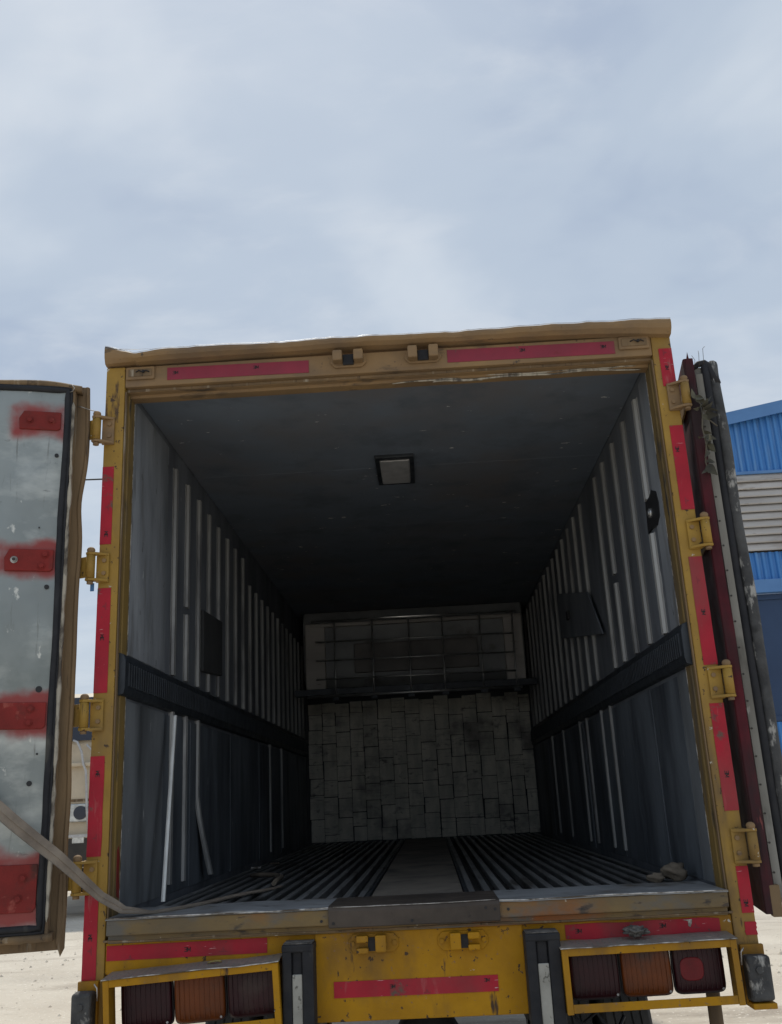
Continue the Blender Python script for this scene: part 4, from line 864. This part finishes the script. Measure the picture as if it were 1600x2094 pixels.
# loose aluminium strip leaning on the left wall
m_ = MB(); rings = []
for t in (0, 1):
    a = Vector((-1.085 + -.025 * t, .49 + .24 * t, .100 + .80 * t)); w = .021
    prof = [(-w, 0), (-w, .003), (-w * .4, .004), (-w * .35, .013), (w * .35, .013), (w * .4, .004), (w, .003), (w, 0)]
    rings.append([(a.x + b, a.y + c, a.z) for c, b in prof])
tag(obj('metal_strip', m_.sweep(rings, smooth=False), 'rib_bright'), 'bright loose aluminium strip leaning against the left inner wall', 'metal strip')
# rag and stone on the right of the sill
def lump(name, c, r_, sx, sy, sz, m, jit, fr, label, cat, seg=22, rng=14):
    b = MB().ball((0, 0, 0), r_, seg, rng, sx, sy, sz, jit, fr)
    zmin = min(v[2] for v in b.v); b.xf(lambda v: Vector((v.x + c[0], v.y + c[1], v.z - zmin + c[2])))
    return tag(obj(name, b, m), label, cat)
lump('crumpled_rag', (1.075, .40, .090), .040, 1.3, 1.3, .80, 'rag', .55, 1.5, 'brown crumpled rag lying at the right end of the sill', 'rag')
lump('dirt_clod', (.985, .36, .090), .028, 1.3, 1.1, .6, 'rag', .6, 1.7, 'small pale lump of dirt beside the brown rag', 'dirt clod', 14, 10)
lump('matted_wad', (.80, -.055, -.0535), .022, 1.7, 1.2, .75, 'wad', .8, 2.6, 'grey matted wad lying on the right tail lamp lid', 'wad', 30, 20)
# yellow leaf on the left lid
lv = MB(); vs = []; n = 8
for i in range(n + 1):
    t = i / n; w = .011 * math.sin(math.pi * min(1, t * 1.02 + .02)) ** .7
    for e in (-1, 0, 1): vs.append((-.765 + .052 * t, -.06 + e * w, -.0735 + .004 * math.sin(t * 3) + (.004 if e else 0) + .003 * t))
lv.add(vs, [(i * 3 + j, i * 3 + 3 + j, i * 3 + 4 + j, i * 3 + 1 + j) for i in range(n) for j in (0, 1)], True)
lf = obj('fallen_leaf', lv, 'leaf_yellow'); sm = lf.modifiers.new('thickness', 'SOLIDIFY'); sm.thickness = .0012
tag(lf, 'small yellow fallen leaf on the left tail lamp lid', 'leaf')
# twisted wire scrap and pale litter on the floor
tag(obj('wire_scrap', MB().tube([(-.95, 1.85, .098), (-.88, 1.8, .104), (-.80, 1.78, .100), (-.74, 1.6, .101), (-.735, 1.4, .102), (-.72, 1.2, .098)], .012, 8), 'rag'), 'curled scrap lying on the floor bars beyond the strap end', 'scrap')
random.seed(5)
for (x, yv, lab) in ((-1.06, 2.62, 'pale chip of litter at the foot of the left wall'), (-1.0, 3.0, 'pale splinter of litter further along the left wall')):
    tag(obj('litter_chip', MB().prism([(x - .03, yv - .012), (x + .035, yv - .02), (x + .03, yv + .015), (x - .02, yv + .02)], 2, .0905, .1), 'bright_edge'), lab, 'litter')
# dry vine caught behind the top right hinge
vine = thing('dry_vine', 'withered leafy vine caught behind the top right hinge', 'plant', (1.315, -.05, 1.70))
stem = [(1.30, -.050, 2.06), (1.325, -.060, 1.99), (1.345, -.062, 1.93), (1.375, -.060, 1.90)]
stem2 = [(1.325, -.060, 1.99), (1.312, -.058, 1.90), (1.318, -.058, 1.82), (1.306, -.052, 1.75), (1.312, -.05, 1.70)]
obj('stem', MB().tube(stem, .003, 6).tube(stem2, .003, 6), 'twig', vine)
random.seed(21)
for k in range(22):
    pth = stem if k % 3 == 0 else stem2; i = random.randrange(len(pth) - 1); t = random.random(); c = Vector(pth[i]).lerp(Vector(pth[i + 1]), t)
    L_ = random.uniform(.035, .065); a = Vector((random.uniform(-.5, .8), random.uniform(-.6, .1), random.uniform(-1.1, .2))).normalized(); sd = a.orthogonal().normalized(); sd.rotate(Matrix.Rotation(random.uniform(0, 6), 3, a)); up2 = a.cross(sd)
    vs = []; fs = []; n = 5
    for j in range(n + 1):
        q = j / n; w = L_ * .30 * math.sin(math.pi * min(.97, q + .03)); cu = up2 * (L_ * .35 * q * q)
        vs += [c + a * L_ * q - sd * w + cu - up2 * w * .4, c + a * L_ * q + cu, c + a * L_ * q + sd * w + cu - up2 * w * .4]
    fs = [(j * 3 + e, j * 3 + 3 + e, j * 3 + 4 + e, j * 3 + 1 + e) for j in range(n) for e in (0, 1)]
    obj('leaf', MB().add(vs, fs, True), 'leaf', vine)

# ================================================================== background
# ---- blue shed on the right
SY = 12.0
shed = thing('steel_shed', 'blue corrugated steel shed with a grey louvre band behind the right door', 'shed', (12, SY + 6, GZ))
SX0, SX1 = 5.25, 19.0
def eave(x): return 6.60 + .178 * (x - 5.6) if x < 12.1 else 6.60 + .178 * (12.1 - 5.6) - .178 * (x - 12.1)
def corrugated(x0, x1, zb, ztf, y, pitch, depth, horizontal=False):
    m = MB(); vs = []; n = int((x1 - x0) / pitch * 6)
    for i in range(n + 1):
        x = x0 + (x1 - x0) * i / n; ph = ((x - x0) / pitch) % 1.0
        d = depth * (0 if ph < .35 else (ph - .35) / .15 if ph < .5 else 1 if ph < .85 else 1 - (ph - .85) / .15)
        vs += [(x, y - d, zb), (x, y - d, ztf(x))]
    m.add(vs, [(2 * i, 2 * i + 2, 2 * i + 3, 2 * i + 1) for i in range(n)])
    return m
obj('wall_sheet', corrugated(SX0, SX1, 5.60, lambda x: eave(x) - .10, SY, .115, .035), 'blue', shed)
obj('wall_sheet', corrugated(SX0, SX1, 3.69, lambda x: 4.16, SY, .115, .035), 'blue', shed)
obj('roof', MB().add([(SX0 - .4, SY - .12, eave(SX0 - .4)), (12.1, SY - .12, eave(12.1)), (SX1 + .4, SY - .12, eave(SX1 + .4)), (SX0 - .4, SY + 26, eave(SX0 - .4)), (12.1, SY + 26, eave(12.1)), (SX1 + .4, SY + 26, eave(SX1 + .4)),
    (SX0 - .4, SY - .12, eave(SX0 - .4) + .06), (12.1, SY - .12, eave(12.1) + .06), (SX1 + .4, SY - .12, eave(SX1 + .4) + .06), (SX0 - .4, SY + 26, eave(SX0 - .4) + .06), (12.1, SY + 26, eave(12.1) + .06), (SX1 + .4, SY + 26, eave(SX1 + .4) + .06)],
    [(0, 1, 4, 3), (1, 2, 5, 4), (6, 9, 10, 7), (7, 10, 11, 8), (0, 6, 7, 1), (1, 7, 8, 2), (3, 4, 10, 9), (4, 5, 11, 10), (0, 3, 9, 6), (2, 8, 11, 5)]), 'blue_trim', shed)
obj('fascia', MB().add([(x, y_, eave(x) + dz) for x in (SX0 - .4, 12.1, SX1 + .4) for y_ in (SY - .15, SY - .13) for dz in (-.16, .065)],
    [(0, 1, 5, 4), (4, 5, 9, 8), (2, 6, 7, 3), (6, 10, 11, 7), (1, 3, 7, 5), (5, 7, 11, 9), (0, 4, 6, 2), (4, 8, 10, 6), (0, 2, 3, 1), (8, 9, 11, 10)]), 'blue_trim', shed)
obj('flashing', MB().box(SX0, SX1, SY - .06, SY - .01, 5.545, 5.60), 'blue_trim', shed, bevel=.006)
for k in range(10):
    z0 = 4.18 + k * .1355
    obj('louvre_slat', MB().prism([(SY - .075, z0), (SY - .085, z0 + .02), (SY - .055, z0 + .10), (SY - .02, z0 + .145), (SY - .01, z0 + .13), (SY - .04, z0 + .02), (SY - .06, z0 + .0)], 0, SX0, SX1), 'shed_slat', shed, bevel=.004, seg=1)
obj('louvre_back', MB().box(SX0, SX1, SY, SY + .02, 4.165, 5.54), 'chassis', shed)
obj('lintel_beam', MB().box(SX0, SX1, SY - .10, SY + .02, 3.46, 3.685), 'blue_trim', shed, bevel=.01)
obj('corner_post', MB().box(SX0, SX0 + .30, SY - .05, SY + .1, GZ, 3.455), 'blue', shed, bevel=.01)
for k in range(4):
    x = SX0 + .31 + k * 3.3
    d_ = obj('sliding_door', MB().box(x, x + 3.2, SY + .05, SY + .10, GZ + .05, 3.45), 'door_shaded', shed)
    for zz in (GZ + .05, 1.38, 3.36): obj('door_rail', MB().box(x, x + 3.2, SY + .02, SY + .049, zz, zz + .09), 'door_shaded', d_, bevel=.006)
    for xx in (x, x + 1.55, x + 3.11): obj('door_stile', MB().box(xx, xx + .09, SY + .015, SY + .0485, GZ + .05, 3.45), 'door_shaded', d_, bevel=.006)
    obj('kick_panel', corrugated(x + .10, x + 3.1, GZ + .15, lambda q: 1.37, SY + .045, .115, .022), 'blue', d_)
obj('plinth', MB().box(SX0 - .1, SX1 + .1, SY - .22, SY - .055, GZ - .05, GZ + .35), 'shed_slat', shed, bevel=.02)
obj('side_sheet', MB().box(SX0 - .02, SX0 - .001, SY, SY + 25.8, GZ, eave(SX0) - .07).box(SX1 + .001, SX1 + .02, SY, SY + 25.8, GZ, eave(SX1) - .07), 'blue', shed)

# ---- cream lorry seen through the gap beside the left door
LY, LX = 14.0, -7.16
lorry = thing('cream_lorry', 'cream lorry parked far off, seen through the gap beside the left door', 'lorry', (LX, LY + 2, GZ))
x0, x1 = LX - 1.2, LX + 1.2
cbm = obj('cab', MB().prism([(LY, .33), (LY - .03, .80), (LY + .02, 1.36), (LY + .05, 1.74), (LY + .35, 2.62), (LY + .55, 2.72), (LY + 2.0, 2.72), (LY + 2.0, .10), (LY, .10)], 0, x0, x1), 'cream', lorry, bevel=.05, seg=3)
obj('windscreen', MB().prism([(LY + .025, 1.80), (LY + .32, 2.60), (LY + .30, 2.62), (LY + .0, 1.80)], 0, x0 + .08, x1 - .08), 'glass_dark', cbm)
obj('ledge', MB().box(x0 - .01, x1 + .01, LY - .10, LY + .03, 1.33, 1.40), 'cream', cbm, bevel=.02)
obj('seam', MB().box(x0 + .02, x1 - .02, LY - .045, LY - .02, .715, .76), 'brown_trim', cbm)
obj('grille', MB().box(x0 + .55, x1 - .55, LY - .06, LY - .02, .35, .68), 'chassis', cbm, bevel=.02)
for k in range(4): obj('grille_bar', MB().box(x0 + .57, x1 - .57, LY - .075, LY - .061, .39 + k * .075, .425 + k * .075), 'cream', cbm, bevel=.005)
for xx in (x0 + .05, x1 - .51):
    obj('headlamp', MB().box(xx, xx + .46, LY - .07, LY - .02, .36, .68), 'silver', cbm, bevel=.03)
    obj('headlamp_glass', MB().cyl((xx + .23, LY - .07, .52), (xx + .23, LY - .10, .52), .12, 18), 'glass_dark', cbm)
    obj('fog_lamp', MB().box(xx + .12, xx + .34, LY - .14, LY - .121, .0, .11), 'silver', cbm, bevel=.01)
obj('bumper', MB().box(x0 - .03, x1 + .03, LY - .12, LY + .05, -.42, .16), 'cream', cbm, bevel=.03)
obj('bumper_skirt', MB().box(x0 + .02, x1 - .02, LY - .135, LY - .121, -.40, .085), 'chassis', cbm, bevel=.01)
obj('bumper_strip', MB().box(x0 - .02, x1 + .02, LY - .150, LY - .1205, .10, .15), 'diffuser', cbm, bevel=.005)
for xx in (x0 - .22, x1 + .06): obj('mirror', MB().box(xx, xx + .16, LY - .12, LY - .06, 1.55, 2.05), 'chassis', cbm, bevel=.02)
obj('hose', MB().tube([(-6.44, LY - .03, 1.80), (-6.36, LY - .06, 1.77), (-6.27, LY - .08, 1.60), (-6.21, LY - .12, 1.36), (-6.16, LY - .12, 1.25), (-6.14, LY - .10, .95), (-6.12, LY - .10, .60), (-6.06, LY - .14, .2)], .022, 8), 'diffuser', lorry)
obj('wiper', MB().tube([(-6.2, LY - .01, 1.72), (-6.05, LY - .03, 1.56), (-5.95, LY - .02, 1.50)], .018, 6), 'diffuser', lorry)
obj('cargo_box', MB().box(x0 - .05, x1 + .05, LY + 2.15, LY + 7.5, .0, 2.55), 'cream', lorry, bevel=.03)
obj('chassis_beam', MB().box(LX - .5, LX + .5, LY + .3, LY + 7.3, -.45, -.01), 'chassis', lorry)
def bwheel(xc, yc):
    w_ = obj('wheel', MB().cyl((xc - .14, yc, GZ + .5), (xc + .14, yc, GZ + .5), .5, 28), 'tyre', lorry, bevel=.03)
    obj('rim', MB().cyl((xc - .146, yc, GZ + .5), (xc + .146, yc, GZ + .5), .26, 20), 'rim', w_)
for xx in (x0 + .16, x1 - .16):
    for yy in (LY + .9, LY + 5.8): bwheel(xx, yy)

# ---- overhead cable between a pole on the left and the shed
pole = thing('utility_pole', 'wooden pole standing beyond the left door', 'pole', (-9.6, 12.0, GZ))
obj('shaft', MB().cyl((-9.6, 12.0, GZ), (-9.6, 12.0, 6.45), .13, 14, .09), 'pole', pole)
obj('crossarm', MB().box(-10.2, -9.0, 11.86, 11.90, 6.15, 6.27), 'pole', pole, bevel=.01)
P = []
for i in range(41):
    t = i / 40; x = -9.2 + (5.3 + 9.2) * t; P.append((x, 11.85 + .1 * t, 6.28 + (6.52 - 6.28) * t - .55 * 4 * t * (1 - t) * .5))
tag(obj('overhead_cable', MB().tube(P, .014, 6), 'wire'), 'thin dark cable crossing the sky beside the left door', 'cable')
